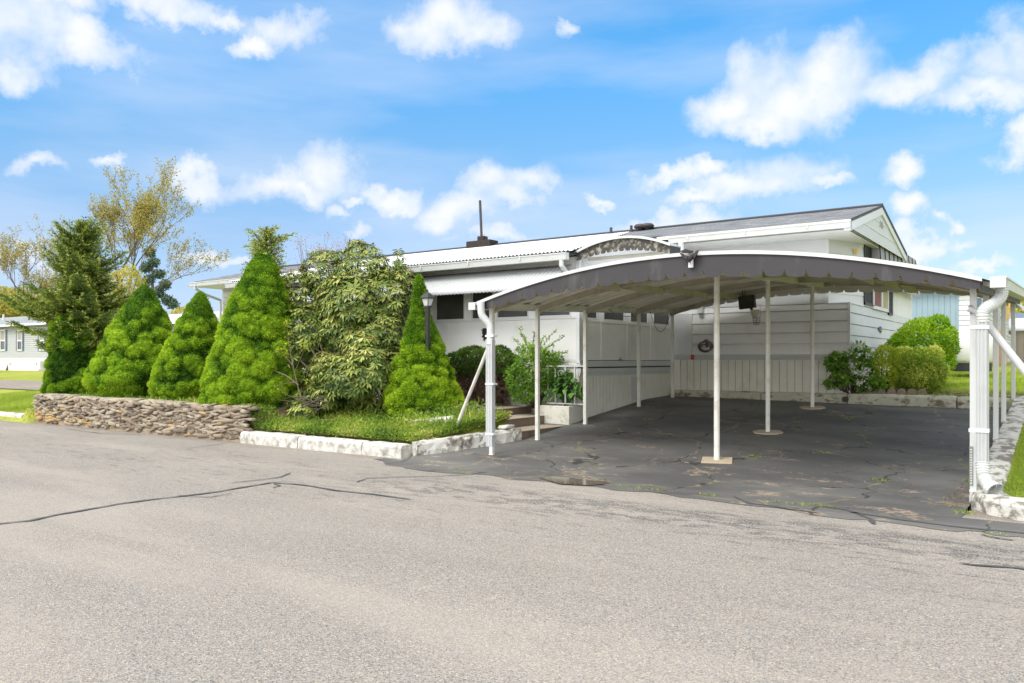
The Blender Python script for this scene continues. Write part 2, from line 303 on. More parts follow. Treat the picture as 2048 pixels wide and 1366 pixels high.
vo2 = n('ShaderNodeTexVoronoi'); vo2.feature = 'DISTANCE_TO_EDGE'; vo2.inputs['Scale'].default_value = 1.5; L(wv.outputs[0], vo2.inputs[0])
hair = mth(n, L, 'MULTIPLY', rng(n, L, vo2.outputs[0], .011, .003), rng(n, L, noise(n, L, tc, .8, 4), .48, .56))
base = mixc(n, L, mth(n, L, 'MULTIPLY', hair, .65), base, mixc(n, L, rng(n, L, noise(n, L, tc, 1.9, 4), .45, .55), (.015, .015, .015), (.34, .27, .18)))
L(base, b.inputs['Base Color']); b.inputs['Roughness'].default_value = .75
bump_(n, L, b, noise(n, L, tc, 110, 4), .35, .006)

m, t, b, n, L = special('tar'); b.inputs['Base Color'].default_value = (.075, .075, .078, 1); b.inputs['Roughness'].default_value = .6
m, t, b, n, L = special('wet_mud'); b.inputs['Base Color'].default_value = (.10, .075, .055, 1); b.inputs['Roughness'].default_value = .08
m, t, b, n, L = special('lawn'); tc = n('ShaderNodeTexCoord').outputs['Object']
c = mixc(n, L, rng(n, L, noise(n, L, tc, .35, 6, .6), .35, .65), (.27, .32, .05), (.42, .42, .09))
c = mixc(n, L, rng(n, L, noise(n, L, tc, 30, 4), .4, .7), c, (.17, .22, .035))
c = mixc(n, L, rng(n, L, noise(n, L, tc, 1.3, 7, .7), .58, .70, 0, .6), c, (.40, .33, .12))
L(c, b.inputs['Base Color']); b.inputs['Roughness'].default_value = 1; b.inputs['Specular IOR Level'].default_value = .1
bump_(n, L, b, noise(n, L, tc, 40, 4), .8, .03)
m, t, b, n, L = special('shingles'); tc = n('ShaderNodeTexCoord').outputs['Object']
br = n('ShaderNodeTexBrick'); br.inputs['Scale'].default_value = 1; br.inputs['Brick Width'].default_value = .33; br.inputs['Row Height'].default_value = .14; br.inputs['Mortar Size'].default_value = .006
br.inputs['Color1'].default_value = (.10, .105, .115, 1); br.inputs['Color2'].default_value = (.22, .23, .25, 1); br.inputs['Mortar'].default_value = (.03, .03, .03, 1); L(tc, br.inputs[0])
c = mixc(n, L, rng(n, L, noise(n, L, tc, 5, 5), .35, .7, 0, .6), br.outputs[0], (.15, .155, .165))
L(c, b.inputs['Base Color']); b.inputs['Roughness'].default_value = .9; bump_(n, L, b, br.outputs['Fac'], -.4, .01)

# ------------------------------------------------------------------ mesh helpers
class MB:
    def __init__(s): s.v = []; s.f = []
    def box(s, x0, x1, y0, y1, z0, z1):
        i = len(s.v); x0, x1 = sorted((x0, x1)); y0, y1 = sorted((y0, y1)); z0, z1 = sorted((z0, z1))
        s.v += [(x, y, z) for z in (z0, z1) for (x, y) in ((x0, y0), (x1, y0), (x1, y1), (x0, y1))]
        s.f += [(i, i+3, i+2, i+1), (i+4, i+5, i+6, i+7), (i, i+1, i+5, i+4), (i+1, i+2, i+6, i+5), (i+2, i+3, i+7, i+6), (i+3, i, i+4, i+7)]
        return s
    def hexa(s, p):   # 8 points: bottom loop, top loop
        i = len(s.v); s.v += [tuple(q) for q in p]
        s.f += [(i, i+3, i+2, i+1), (i+4, i+5, i+6, i+7), (i, i+1, i+5, i+4), (i+1, i+2, i+6, i+5), (i+2, i+3, i+7, i+6), (i+3, i, i+4, i+7)]
        return s
    def beam(s, a, b, w_, h_, up=(0, 0, 1)):
        a, b = Vector(a), Vector(b); d = (b-a).normalized(); sd_ = d.cross(Vector(up))
        if sd_.length < 1e-4: sd_ = Vector((1, 0, 0))
        sd_.normalize(); u = sd_.cross(d).normalized(); sd_ *= w_/2; u *= h_/2
        return s.hexa([a-sd_-u, a+sd_-u, b+sd_-u, b-sd_-u, a-sd_+u, a+sd_+u, b+sd_+u, b-sd_+u])
    def tube(s, pts, r, n=8, caps=True):
        pts = [Vector(p) for p in pts]; m_ = len(pts); rs = r if isinstance(r, (list, tuple)) else [r]*m_
        prev = None; i0 = len(s.v)
        for k, p in enumerate(pts):
            d = (pts[min(k+1, m_-1)]-pts[max(k-1, 0)]).normalized()
            if prev is None:
                a = d.cross(Vector((0, 0, 1)));
                if a.length < .05: a = d.cross(Vector((1, 0, 0)))
            else: a = prev - d*prev.dot(d)
            a.normalize(); prev = a; b_ = d.cross(a)
            for j in range(n):
                t_ = 2*math.pi*j/n; s.v.append(tuple(p+(a*math.cos(t_)+b_*math.sin(t_))*rs[k]))
        for k in range(m_-1):
            for j in range(n):
                q = i0+k*n; s.f.append((q+j, q+(j+1) % n, q+n+(j+1) % n, q+n+j))
        if caps:
            s.f.append(tuple(i0+j for j in range(n))[::-1]); s.f.append(tuple(i0+(m_-1)*n+j for j in range(n)))
        return s
    def lathe(s, c, prof, n=16):
        return s.tube([(c[0], c[1], c[2]+z+1e-5*k) for k, (r, z) in enumerate(prof)], [max(r, 1e-4) for r, z in prof], n)
    def strip(s, top, bot, off):    # a sheet between two polylines, given thickness by the vector off
        i = len(s.v); m_ = len(top); o = np.array(off)
        for P in (top, bot): s.v += [tuple(p) for p in P]
        for P in (top, bot): s.v += [tuple(np.array(p)+o) for p in P]
        for k in range(m_-1):
            a, b_, c_, d_ = i+k, i+k+1, i+m_+k+1, i+m_+k
            s.f += [(a, b_, c_, d_), (a+2*m_, d_+2*m_, c_+2*m_, b_+2*m_), (a, a+2*m_, b_+2*m_, b_), (d_, c_, c_+2*m_, d_+2*m_)]
        s.f += [(i, i+m_, i+3*m_, i+2*m_), (i+m_-1, i+3*m_-1, i+4*m_-1, i+2*m_-1)]
        return s
    def grid(s, P):                  # P[i][j] points
        i = len(s.v); a = len(P); b_ = len(P[0])
        for r_ in P: s.v += [tuple(p) for p in r_]
        for x in range(a-1):
            for y in range(b_-1): q = i+x*b_+y; s.f.append((q, q+b_, q+b_+1, q+1))
        return s
    def poly(s, pts): i = len(s.v); s.v += [tuple(p) for p in pts]; s.f.append(tuple(range(i, i+len(pts)))); return s
    def prism(s, pts, off):
        i = len(s.v); n_ = len(pts); s.v += [tuple(p) for p in pts]; s.v += [tuple(np.array(p)+np.array(off)) for p in pts]
        s.f.append(tuple(range(i, i+n_))); s.f.append(tuple(range(i+n_, i+2*n_))[::-1])
        for k in range(n_): a, b_ = i+k, i+(k+1) % n_; s.f.append((a, a+n_, b_+n_, b_))
        return s
    def build(s, name, m_, parent=None, bevel=0, smooth=False):
        o_ = rootpos(parent)
        me = bpy.data.meshes.new(name); me.from_pydata([(a-o_[0], b_-o_[1], c_-o_[2]) for a, b_, c_ in s.v], [], s.f)
        me.materials.append(MT[m_]); me.update()
        if smooth: me.polygons.foreach_set('use_smooth', [True]*len(me.polygons))
        ob = bpy.data.objects.new(name, me); COL.objects.link(ob)
        if parent is not None: ob.parent = parent
        if bevel:
            bv = ob.modifiers.new('bevel', 'BEVEL'); bv.width = bevel; bv.segments = 2; bv.limit_method = 'ANGLE'
        return ob
def rootpos(p):
    v = np.zeros(3)
    while p is not None: v = v+np.array(p.location); p = p.parent
    return v
def thing(name, label, cat, loc=(0, 0, 0), group=None):
    o_ = bpy.data.objects.new(name, None); COL.objects.link(o_); o_.location = tuple(float(q) for q in loc); o_.empty_display_size = .2
    return tag(o_, label, cat, group)
def tag(o_, label=None, cat=None, group=None, kind=None):
    if label: o_['label'] = label
    if cat: o_['category'] = cat
    if group: o_['group'] = group
    if kind: o_['kind'] = kind
    return o_
def npmesh(name, V, Fc, m_, parent=None, rnd=None, smooth=False):
    """V (n,3), Fc (m,k) index array, rnd per face"""
    V = np.asarray(V, dtype=np.float64)-rootpos(parent); me = bpy.data.meshes.new(name); k = Fc.shape[1]
    me.vertices.add(len(V)); me.vertices.foreach_set('co', V.astype(np.float32).ravel())
    me.loops.add(Fc.size); me.loops.foreach_set('vertex_index', Fc.astype(np.int32).ravel())
    me.polygons.add(len(Fc)); me.polygons.foreach_set('loop_start', (np.arange(len(Fc))*k).astype(np.int32)); me.polygons.foreach_set('loop_total', np.full(len(Fc), k, dtype=np.int32))
    if smooth: me.polygons.foreach_set('use_smooth', np.ones(len(Fc), dtype=bool))
    me.update(calc_edges=True); me.validate()
    if rnd is not None and len(me.polygons) == len(Fc):
        a = me.attributes.new('rnd', 'FLOAT', 'FACE'); a.data.foreach_set('value', np.clip(rnd, 0, 1).astype(np.float32))
    me.materials.append(MT[m_]); ob = bpy.data.objects.new(name, me); COL.objects.link(ob)
    if parent is not None: ob.parent = parent
    return ob
def unit(a): return a/np.maximum(np.linalg.norm(a, axis=-1, keepdims=True), 1e-9)
def leaves(P, D, Nn, Ln, Wd, rnd, fold=.25, mid=.45):
    """one folded diamond leaf per row: returns V, F, rnd"""
    D = unit(D); Sd = unit(np.cross(D, Nn)); Nn = unit(np.cross(Sd, D)); Ln = np.asarray(Ln)[:, None]; Wd = np.asarray(Wd)[:, None]
    a = P; c = P+D*Ln; bl = P+D*Ln*mid+Sd*Wd/2+Nn*Wd*fold; br_ = P+D*Ln*mid-Sd*Wd/2+Nn*Wd*fold
    n_ = len(P); V = np.stack([a, bl, c, br_], 1).reshape(-1, 3); i = np.arange(n_)*4
    Fc = np.concatenate([np.stack([i, i+1, i+2], 1), np.stack([i, i+2, i+3], 1)], 0)
    return V, Fc, np.concatenate([rnd, rnd])
def blades(P, D, Ln, Wd, rnd):
    D = unit(D); Sd = unit(np.cross(D, RNG.normal(size=D.shape))); n_ = len(P)
    V = np.stack([P-Sd*(Wd/2)[:, None], P+Sd*(Wd/2)[:, None], P+D*Ln[:, None]], 1).reshape(-1, 3); i = np.arange(n_)*3
    return V, np.stack([i, i+1, i+2], 1), rnd
def join(parts):
    o_ = 0; VV = []; FF = []; RR = []
    for V, Fc, r_ in parts: VV.append(V); FF.append(Fc+o_); RR.append(r_); o_ += len(V)
    return np.concatenate(VV), np.concatenate(FF), np.concatenate(RR)
def sphere_pts(n_):
    return unit(RNG.normal(size=(n_, 3)))
# ------------------------------------------------------------------ ground
RZ = -1.45                                  # road level; the camera stands 1.45 m above it
def sst(a, b, x): t = min(1, max(0, (x-a)/(b-a))); return t*t*(3-2*t)
def padz(x, y):
    p = -1.376+.1*(min(y, 15)-9.3)+.03*max(0, y-15)-.015*(x+6.9)
    q = RZ+.012; d = p-q                       # never below the road edge
    return q+(d+math.sqrt(d*d+.0016))/2
def rightz(x, y): return -1.34+.108*min(max(y-9.2, 0), 6.6)+.040*min(max(y-16, 0), 14)
def leftz(x, y): return -1.36+min(.075*max(y-8.9, 0), .76)
def bedz(x, y): return min(-1.23+.20*max(0, y-8.95), -.87)
def kxl(y): return float(np.interp(y, [8.8, 9.25, 9.8, 10.45, 10.7], [-8.05, -7.8, -7.55, -7.3, -7.3]))
def gz(x, y):
    if y < 8.62: return -1.75
    if x < -7.3 and y < 9.05 and x > -19.7: return -1.6
    if x > -1.1 and y < 9.2 and x < 3.4: return -1.6 if (y < 8.75-.03*x or (x < -.45 and y < 9.2)) else -1.33
    if 10.3 < y < 12.35 and -8.25 < x < -7.0: return -1.6
    if y < 10.6 and x > kxl(y): return padz(x, y)-.12
    L_ = leftz(x, y); G = -.87; B = bedz(x, y); P = padz(x, y)-.08; Rr = rightz(x, y)
    if x < -19.6: return L_+(G-L_)*sst(-20.0, -19.6, x)
    if x < -11.4: z = G+(B-G)*sst(-12.2, -11.7, x); 
    elif x < -7.3: z = B
    elif x < -.7:
        if y < 16.2: z = P
        else: z = min(-.68+.04*(y-16.2), -.10)
    else: z = Rr
    if y > 13 and x < -7.3: z = max(z, -.87)+0*y
    if y > 20 and x < -.7: z = max(z, min(-.68+.04*(y-16.2), -.10)) if x > -25 else z
    return z
xs = [-900, -300, -120, -80, -60, -50, -42, -36, -32, -29, -27, -25, -23, -21.5]+list(np.arange(-20.4, 2.2, .2))+[3, 4, 6, 9, 14, 20, 30, 50, 90, 200, 600]
ys = [8.55, 8.66]+list(np.arange(8.8, 20, .25))+[21, 22, 24, 26, 29, 33, 38, 45, 60, 90, 150, 300, 900]
g = MB(); g.grid([[(x, y, gz(x, y)) for y in ys] for x in xs])
g.build('ground', 'lawn', smooth=True)['kind'] = 'structure'
g = MB(); g.poly([(-900, -300, RZ-.3), (600, -300, RZ-.3), (600, 8.6, RZ-.3), (-900, 8.6, RZ-.3)]); 
g.build('ground_under_road', 'soil')['kind'] = 'structure'
# road: edge meets the driveway in a slightly bowed joint
def joint(x):     # Y of the joint between the road and the driveway
    return 8.30-.12*math.sin((x+7.5)/6.6*math.pi)+.03*math.sin(x*3.1)
rx = [-200, -80, -40, -26]+list(np.arange(-20, 1.6, .2))+[4, 9, 20, 60, 200]
g = MB(); g.grid([[(x, y, RZ) for y in (-40, -10, 0, 4, 8.0, joint(x) if -7.9 < x < -.9 else 8.9)] for x in rx])
road = g.build('road', 'road_asphalt'); road['kind'] = 'structure'
side = MB(); a = onZ(-60, 779, -.93); b_ = onZ(-60, 766, -.80)
side.grid([[(x, 13.0, leftz(x, 13)+.03), (x, 15.4, leftz(x, 15.4)+.03)] for x in np.linspace(-60, -21, 20)])
side.build('side_road', 'road_asphalt')['kind'] = 'structure'
# driveway
g = MB(); P = []
for x in list(np.arange(-7.9, -.85, .15)):
    row = [(x, joint(x)-.001-.02*math.sin(x*9), RZ+.006)]
    for y in np.arange(8.6, 16.26, .15):
        row.append((x, y, padz(x, y)))
    P.append(row)
g.grid(P); drv = g.build('driveway', 'drive_asphalt', smooth=True); drv['kind'] = 'structure'
# dark apron of driveway sealer spilled over the road edge
def ribbon(pts, wd, z, name, mt, jit=.25, parent=None, zf=None):
    g = MB(); pts = [np.array(p, float) for p in pts]; Q = []
    for k in range(len(pts)-1):
        for t in np.linspace(0, 1, 9)[:-1]: Q.append(pts[k]*(1-t)+pts[k+1]*t)
    Q.append(pts[-1]); rr = random.Random(len(pts)*7+int(wd*1000)); M = []
    ph = rr.random()*9
    for k, q in enumerate(Q):
        d = Q[min(k+1, len(Q)-1)]-Q[max(k-1, 0)]; d = d/np.linalg.norm(d); nn = np.array((-d[1], d[0]))
        q = q+nn*(.010*math.sin(k*.45+ph)+.004*math.sin(k*1.3))
        ww = wd*.8*(1+jit*math.sin(k*.7+ph)+jit*.4*rr.uniform(-1, 1))*(.3 if k in (0, len(Q)-1) else 1)
        zz = (zf(q[0], q[1]) if zf else 0)+z
        M.append([(q[0]+nn[0]*ww/2, q[1]+nn[1]*ww/2, zz), (q[0]-nn[0]*ww/2, q[1]-nn[1]*ww/2, zz)])
    g.grid(M); return g.build(name, mt, parent)
def rp(*pp): return [tuple(onZ(x, y, RZ)[:2]) for x, y in pp]
g = MB(); up = [(-8.3, 8.55), (-7.4, 8.5), (-6, 8.35), (-4.6, 8.3), (-3.2, 8.35), (-1.8, 8.3), (-.9, 8.3), (-.3, 8.2), (.6, 8.1)]
dn = [(-8.4, 8.4), (-7.3, 7.85), (-6, 7.97), (-4.6, 8.0), (-3.2, 7.95), (-1.8, 7.75), (-.9, 7.72), (-.3, 7.75), (.6, 7.6)]
A = []; 
for k in range(8):
    for t in np.linspace(0, 1, 8)[:-1]:
        u = np.array(up[k])*(1-t)+np.array(up[k+1])*t; d = np.array(dn[k])*(1-t)+np.array(dn[k+1])*t
        A.append([(u[0], max(u[1], 8.38), RZ+.0045), (d[0], d[1]+.05*math.sin(k*7+t*9)+.03*math.sin(t*31+k), RZ+.0045)])
g.grid(A); g.build('sealer_apron', 'drive_asphalt', road)
tl = [(rp((-30, 1052), (60, 1042), (120, 1030), (230, 1010), (330, 997), (440, 984), (500, 973), (545, 966)), .055),
      (rp((545, 966), (600, 970), (660, 980), (730, 988), (825, 1000)), .045),
      (rp((460, 966), (510, 962), (560, 955), (582, 947)), .035), (rp((545, 966), (560, 972), (545, 976)), .035),
      (rp((715, 965), (735, 957), (800, 955), (880, 953), (940, 950), (980, 943)), .03),
      (rp((905, 932), (960, 938), (1060, 950), (1180, 958)), .05),
      (rp((1460, 990), (1500, 1008), (1560, 1016), (1640, 1028)), .045), (rp((1640, 1014), (1700, 1022), (1740, 1040), (1752, 1050)), .05),
      (rp((1700, 1026), (1800, 1040), (1900, 1054), (2080, 1070)), .05), (rp((1920, 1128), (1985, 1134), (2080, 1142)), .05),
      (rp((1960, 1070), (2000, 1078), (2025, 1082)), .035), (rp((130, 858), (200, 867), (290, 871)), .03), (rp((365, 898), (455, 887)), .03),
      (rp((350, 993), (420, 995), (465, 988)), .025), (rp((240, 915), (300, 921)), .0)]
for k, (p_, w_) in enumerate(tl):
    if w_: ribbon(p_, w_, RZ+.009, 'tar_line', 'tar', parent=road)
g = MB(); g.poly([tuple(onZ(x, y, RZ)[:2])+(RZ+.013,) for x, y in ((1078, 958), (1120, 953), (1180, 958), (1225, 968), (1180, 973), (1120, 970))]); g.build('puddle', 'wet_mud', road)

def bead(name, pts, wd, ht, mt, zb, label, joints=1.6, rough=.018, parentlabel=None):
    """a run of stones with uneven edges along pts (x, y); zb(x,y) gives the foot of the stone, ht the height"""
    pts = [np.array(p, float) for p in pts]
    root = thing(name, label, 'kerb', (pts[0][0], pts[0][1], zb(*pts[0])))
    Q = []
    for k in range(len(pts)-1):
        n_ = max(2, int(np.linalg.norm(pts[k+1]-pts[k])/.07))
        for t in np.linspace(0, 1, n_)[:-1]: Q.append(pts[k]*(1-t)+pts[k+1]*t)
    Q.append(pts[-1]); acc_ = 0; seg = []; segs = []
    for k, q in enumerate(Q):
        if k: acc_ += np.linalg.norm(q-Q[k-1])
        seg.append(q)
        if acc_ > joints*random.uniform(.8, 1.15) and len(Q)-k > 8: segs.append(seg); seg = [q]; acc_ = 0
    segs.append(seg)
    for sg in segs:
        if len(sg) < 3: continue
        g = MB(); P = []; n_ = len(sg); h0 = random.uniform(-.008, .008)
        for k, q in enumerate(sg):
            d = sg[min(k+1, n_-1)]-sg[max(k-1, 0)]; d = d/np.linalg.norm(d); nn = np.array((-d[1], d[0])); f = zb(q[0], q[1])
            e = 1 if 0 < k < n_-1 else .93
            hh = (ht(q[0], q[1]) if callable(ht) else ht); u = lambda s_=rough: random.uniform(-s_, s_)
            prof = [(-.5, -.10), (-.5+u()/wd, hh*.35), (-.5+u()/wd, hh*.8), (-.40, hh*1.0+u(.006)), (-.1, hh+.006+u(.008)), (.2, hh+.004+u(.008)), (.42, hh+u(.006)), (.5+u()/wd, hh*.75), (.5, -.10)]
            sh = d*(.010 if k == 0 else (-.010 if k == n_-1 else 0))
            P.append([(q[0]+sh[0]+nn[0]*wd*s_*e, q[1]+sh[1]+nn[1]*wd*s_*e, f+(z_+h0)*(e if z_ > 0 else 1)) for s_, z_ in prof])
        g.grid(P); g.poly(P[0][::-1]); g.poly(P[-1])
        g.build('kerb_stone', mt, root)
    return root
R0_ = lambda x, y: RZ
bead('white_kerb', [(-11.95, 8.83), (-9.9, 8.80), (-8.09, 8.80)], .26, .20, 'kerb_paint', R0_, 'white painted stone kerb along the road in front of the weedy flower bed', 1.5, .013)
bead('white_kerb', [(-8.0, 8.84), (-7.75, 9.25), (-7.50, 9.8), (-7.24, 10.45)], .27, lambda x, y: .21, 'kerb_worn', lambda x, y: max(RZ, padz(x, y)-.02), 'flaking white kerb running from the road corner back towards the brown steps', 1.3, .022)
bead('white_kerb', [(-28, 8.75), (-24, 8.8), (-20.2, 8.84)], .26, .17, 'kerb_paint', R0_, 'white kerb by the lawn at the far left end of the stone wall', 2.2, .012)
bead('white_kerb', [(3.6, 8.05), (1.6, 8.28), (.3, 8.50), (-.25, 8.62), (-.55, 8.80), (-.72, 9.12)], .30, .17, 'kerb_worn', R0_, 'rounded flaking white kerb end curving beside the road at the right', 30, .018)
bead('white_kerb', [(-.74, 9.22), (-.72, 12), (-.70, 16.0)], .28, lambda x, y: max(.10, rightz(x, y)+.015-padz(-.9, y)), 'kerb_worn', lambda x, y: padz(-.9, y), 'long worn white kerb under the right row of carport posts', 1.5, .022)
bead('white_kerb', [(-7.1, 16.18), (-3.6, 16.15), (-.9, 16.13)], .22, lambda x, y: -.645-padz(x, y), 'kerb_rear', lambda x, y: padz(x, y), 'low stained concrete kerb across the rear of the carport against the house', 1.9, .010)
g = MB(); g.tube([(-3.56, 16.0, -.745), (-3.56, 16.2, -.745)], .058, 14, caps=False); g.tube([(-3.56, 16.03, -.745), (-3.56, 16.05, -.745)], .052, 14)
o_ = g.build('drain_pipe', 'black_metal'); tag(o_, 'black drain pipe end poking out of the rear kerb by the corner shrub', 'pipe')

# garden soil, path, dirt strip
g = MB(); bz_ = lambda x, y: (-.87 if x < -12.2 else (-.87+(bedz(x, y)+.87)*sst(-12.2, -11.7, x) if x < -11.7 else bedz(x, y)))+.014
g.grid([[(min(x, kxl(y) if y < 10.4 else -8.3), y, bz_(x, y)) for y in np.arange(8.9, 12.4, .1)] for x in np.arange(-19.55, -7.15, .2)]); g.build('garden_bed', 'soil', smooth=True)['kind'] = 'structure'
g = MB(); g.grid([[(x, y, gz(x, y)+.02+.012*math.sin(x*5)*math.sin(y*7)) for y in np.arange(16.3, 18.0, .15)] for x in np.arange(-3.5, .3, .15)]); g.build('dirt_strip', 'soil', smooth=True)['kind'] = 'structure'

# steps (three low concrete treads climbing to the left)
st = thing('concrete_steps', 'three low brown concrete steps rising left beside the carport', 'steps', (-7.6, 11.2, -1.2))
for k, (x0, x1, z) in enumerate(((-7.65, -7.16, -1.125), (-8.2, -7.64, -.975), (-10.8, -8.19, -.85))):
    g = MB(); g.box(x0, x1, 10.45+.02*k, 12.27-.003*k, -1.45+.01*k, z-.012); g.build('riser', 'concrete_edge', st, .01)
    g = MB(); g.box(x0, x1+.012, 10.44+.02*k, 12.28-.003*k, z-.011, z); g.build('tread', 'concrete', st, .003)
# painted planter
pl = thing('brick_planter', 'white painted masonry planter box below the porch corner', 'planter', (-7.35, 12.05, -1.15))
g = MB(); g.box(-7.75, -7.13, 11.84, 11.95, -1.35, -.80); g.box(-7.24, -7.13, 11.952, 12.28, -1.35, -.80); g.build('planter_wall', 'planter_paint', pl, .012)
g = MB(); g.box(-7.74, -7.25, 11.96, 12.28, -1.3, -.86); g.build('planter_soil', 'soil', pl)

# ------------------------------------------------------------------ stone wall
sw = thing('stone_wall', 'low dry rubble stone retaining wall of brown and grey fieldstones', 'wall', (-15.8, 8.95, RZ))
g = MB(); g.hexa([(-19.55, 8.765, RZ-.1), (-12.0, 8.765, RZ-.1), (-12.0, 9.2, RZ-.1), (-19.55, 9.2, RZ-.1), (-19.45, 8.83, -.80), (-12.1, 8.83, -.86), (-12.1, 9.2, -.86), (-19.45, 9.2, -.80)]); g.build('core', 'mortar', sw)
bm_ico = None
import bmesh
bm = bmesh.new(); bmesh.ops.create_icosphere(bm, subdivisions=2, radius=1); IV = np.array([v.co[:] for v in bm.verts]); IF = np.array([[v.index for v in f.verts] for f in bm.faces]); bm.free()
def stone_at(c, sx_, sy_, sz_, rot=0, tilt=0):
    V = IV.copy(); q = RNG.normal(size=3)*.25; V = V*(1+.22*np.sin(V@RNG.normal(size=3)*2.3+q[0]))[:, None]
    V = np.sign(V)*np.abs(V)**.45; V = V+RNG.normal(size=V.shape)*.07; V = V*np.array((sx_, sy_, sz_)); 
    ca, sa = math.cos(tilt), math.sin(tilt); V = V@np.array(((ca, 0, sa), (0, 1, 0), (-sa, 0, ca)))
    ca, sa = math.cos(rot), math.sin(rot); V = V@np.array(((ca, sa, 0), (-sa, ca, 0), (0, 0, 1)))
    return V+np.array(c)
VV = []; FF = []; RR = []; o_ = 0
def addst(V, r_):
    global o_
    VV.append(V); FF.append(IF+o_); RR.append(np.full(len(IF), r_)); o_ += len(V)
z = RZ+.03
row = 0
while z < -.84:
    hrow = random.uniform(.035, .075); x = -19.65
    while x < -11.95:
        w_ = random.uniform(.10, .30) if random.random() > .12 else random.uniform(.3, .42); h = hrow*random.uniform(.75, 1.5)
        r_ = min(1, max(0, random.gauss(.42, .20)+(.35 if (x < -17.3 and z < -1.2 and random.random() < .6) else 0)+(.2 if random.random() < .06 else 0)))
        addst(stone_at((x+w_/2, 8.80+random.uniform(-.025, .03), z+h/2+random.uniform(-.02, .02)), w_*.54, random.uniform(.04, .07), h*.48, random.uniform(-.12, .12), random.gauss(0, .17)), r_)
        x += w_*.93
    z += hrow*.86; row += 1
x = -19.6
while x < -12.5:          # flat cap stones
    w_ = random.uniform(.25, .55); addst(stone_at((x+w_/2, 8.97, -.815+random.uniform(-.012, .012)-.05*(x+19.6)/7.6), w_*.53, .22, .038, random.uniform(-.06, .06), random.gauss(0, .03)), random.uniform(.45, .72)); x += w_*.96
for xx, sgn in ((-19.6, -1), (-12.16, 1)):
    z = RZ+.03
    while z < -.88:
        for y in (8.95, 9.15): addst(stone_at((xx+random.uniform(-.03, .03)-sgn*.10*(z+1.45), y, z+.04), .09, .15, .055, random.uniform(-.3, .3), random.uniform(-.2, .2)), random.uniform(.3, .75))
        z += .085
npmesh('stones', np.concatenate(VV), np.concatenate(FF), 'stone_wall', sw, np.concatenate(RR), smooth=False)

# ------------------------------------------------------------------ the house
H = thing('mobile_home', 'long white mobile home with grey shingle roof behind the carport', 'house', (-12, 18.5, -.7))
YF, XG, YB = 16.36, -3.56, 21.0
def clap(g, x0, x1, y, z0, z1, pitch, axis='x', sgn=-1, dep=.014):
    """clapboards; each board leans out at its foot; axis x: wall faces -Y; axis y: wall faces +X at x=y value"""
    z = z0
    while z < z1-.01:
        zt = min(z+pitch, z1)
        zg = max(z+.01, zt-.011); i_ = .05
        if axis == 'x': g.poly([(x0, y-dep, z), (x1, y-dep, z), (x1, y, zg), (x0, y, zg)]); g.poly([(x0, y+i_, z), (x1, y+i_, z), (x1, y-dep, z), (x0, y-dep, z)][::-1]); g.poly([(x0, y, zg), (x1, y, zg), (x1, y+i_, zg), (x0, y+i_, zg)]); g.poly([(x0, y+i_, zg), (x1, y+i_, zg), (x1, y+i_, zt), (x0, y+i_, zt)])
        else: g.poly([(y+dep, x0, z), (y+dep, x1, z), (y, x1, zg), (y, x0, zg)]); g.poly([(y-i_, x0, z), (y-i_, x1, z), (y+dep, x1, z), (y+dep, x0, z)][::-1]); g.poly([(y, x0, zg), (y, x1, zg), (y-i_, x1, zg), (y-i_, x0, zg)]); g.poly([(y-i_, x0, zg), (y-i_, x1, zg), (y-i_, x1, zt), (y-i_, x0, zt)])
        z = zt
g = MB(); clap(g, -7.3, XG-.02, YF, .116, 1.112, .219); g.build('front_wall', 'sidewall', H)
g = MB(); clap(g, -7.3, -3.97, YF+.004, 1.112, 1.55, .219); clap(g, -23.4, -7.3, YF+.004, .116, 2.6, .219); g.build('front_wall', 'white_alu', H)
g = MB(); g.box(-7.3, -3.97, YF+.002, YF+.1, 1.55, 2.62); g.box(-5.2, -5.17, YF-.004, YF+.01, 1.55, 2.5); g.box(-7.3, -3.97, YF-.008, YF+.01, 2.14, 2.19); g.build('upper_panel', 'white_clean', H)
g = MB(); clap(g, YF+.03, 23.7, XG, .05, 1.11, .219, 'y'); g.build('gable_wall', 'white_alu', H)
g = MB(); g.box(XG-.03, XG+.022, YF-.022, YF+.03, -.02, 1.115); g.build('corner_post', 'white_clean', H)
# chamfered corner above the ledge
g = MB(); A = np.array((-3.97, YF)); B = np.array((XG, 17.6)); n_ = np.array((B[1]-A[1], -(B[0]-A[0]))); n_ /= np.linalg.norm(n_)
z = 1.113
while z < 2.6:
    zt = min(z+.2, 2.62)
    g.poly([(*(A+n_*.012), z), (*(B+n_*.012), z), (*B, zt), (*A, zt)]); g.poly([(*A, z), (*B, z), (*(B+n_*.012), z), (*(A+n_*.012), z)][::-1]); z = zt
g.build('angled_wall', 'white_alu', H)
g = MB(); g.box(-4.0, -3.94, YF-.014, YF+.05, 1.115, 2.6); g.build('corner_post', 'white_clean', H)
g = MB(); g.prism([(-3.99, YF-.014, 1.10), (XG+.016, YF-.014, 1.10), (XG+.016, 17.62, 1.10)], (0, 0, .014)); g.build('ledge', 'white_clean', H)
g = MB(); clap(g, 17.6, 21.0, XG+.001, 1.112, 2.62, .2, 'y'); g.build('gable_wall', 'white_alu', H)
# body behind (keeps light out) and rear extension
g = MB(); g.box(-23.35, -4.05, YF+.12, 20.95, -.9, 2.55); g.box(-4.05, XG-.03, 17.7, 20.95, -.9, 2.55); g.box(-9, XG-.01, 20.96, 23.7, -.9, 2.38); g.box(-4.05, XG-.04, YF+.12, 17.7, -.9, 1.09); g.build('house_body', 'sidewall', H)
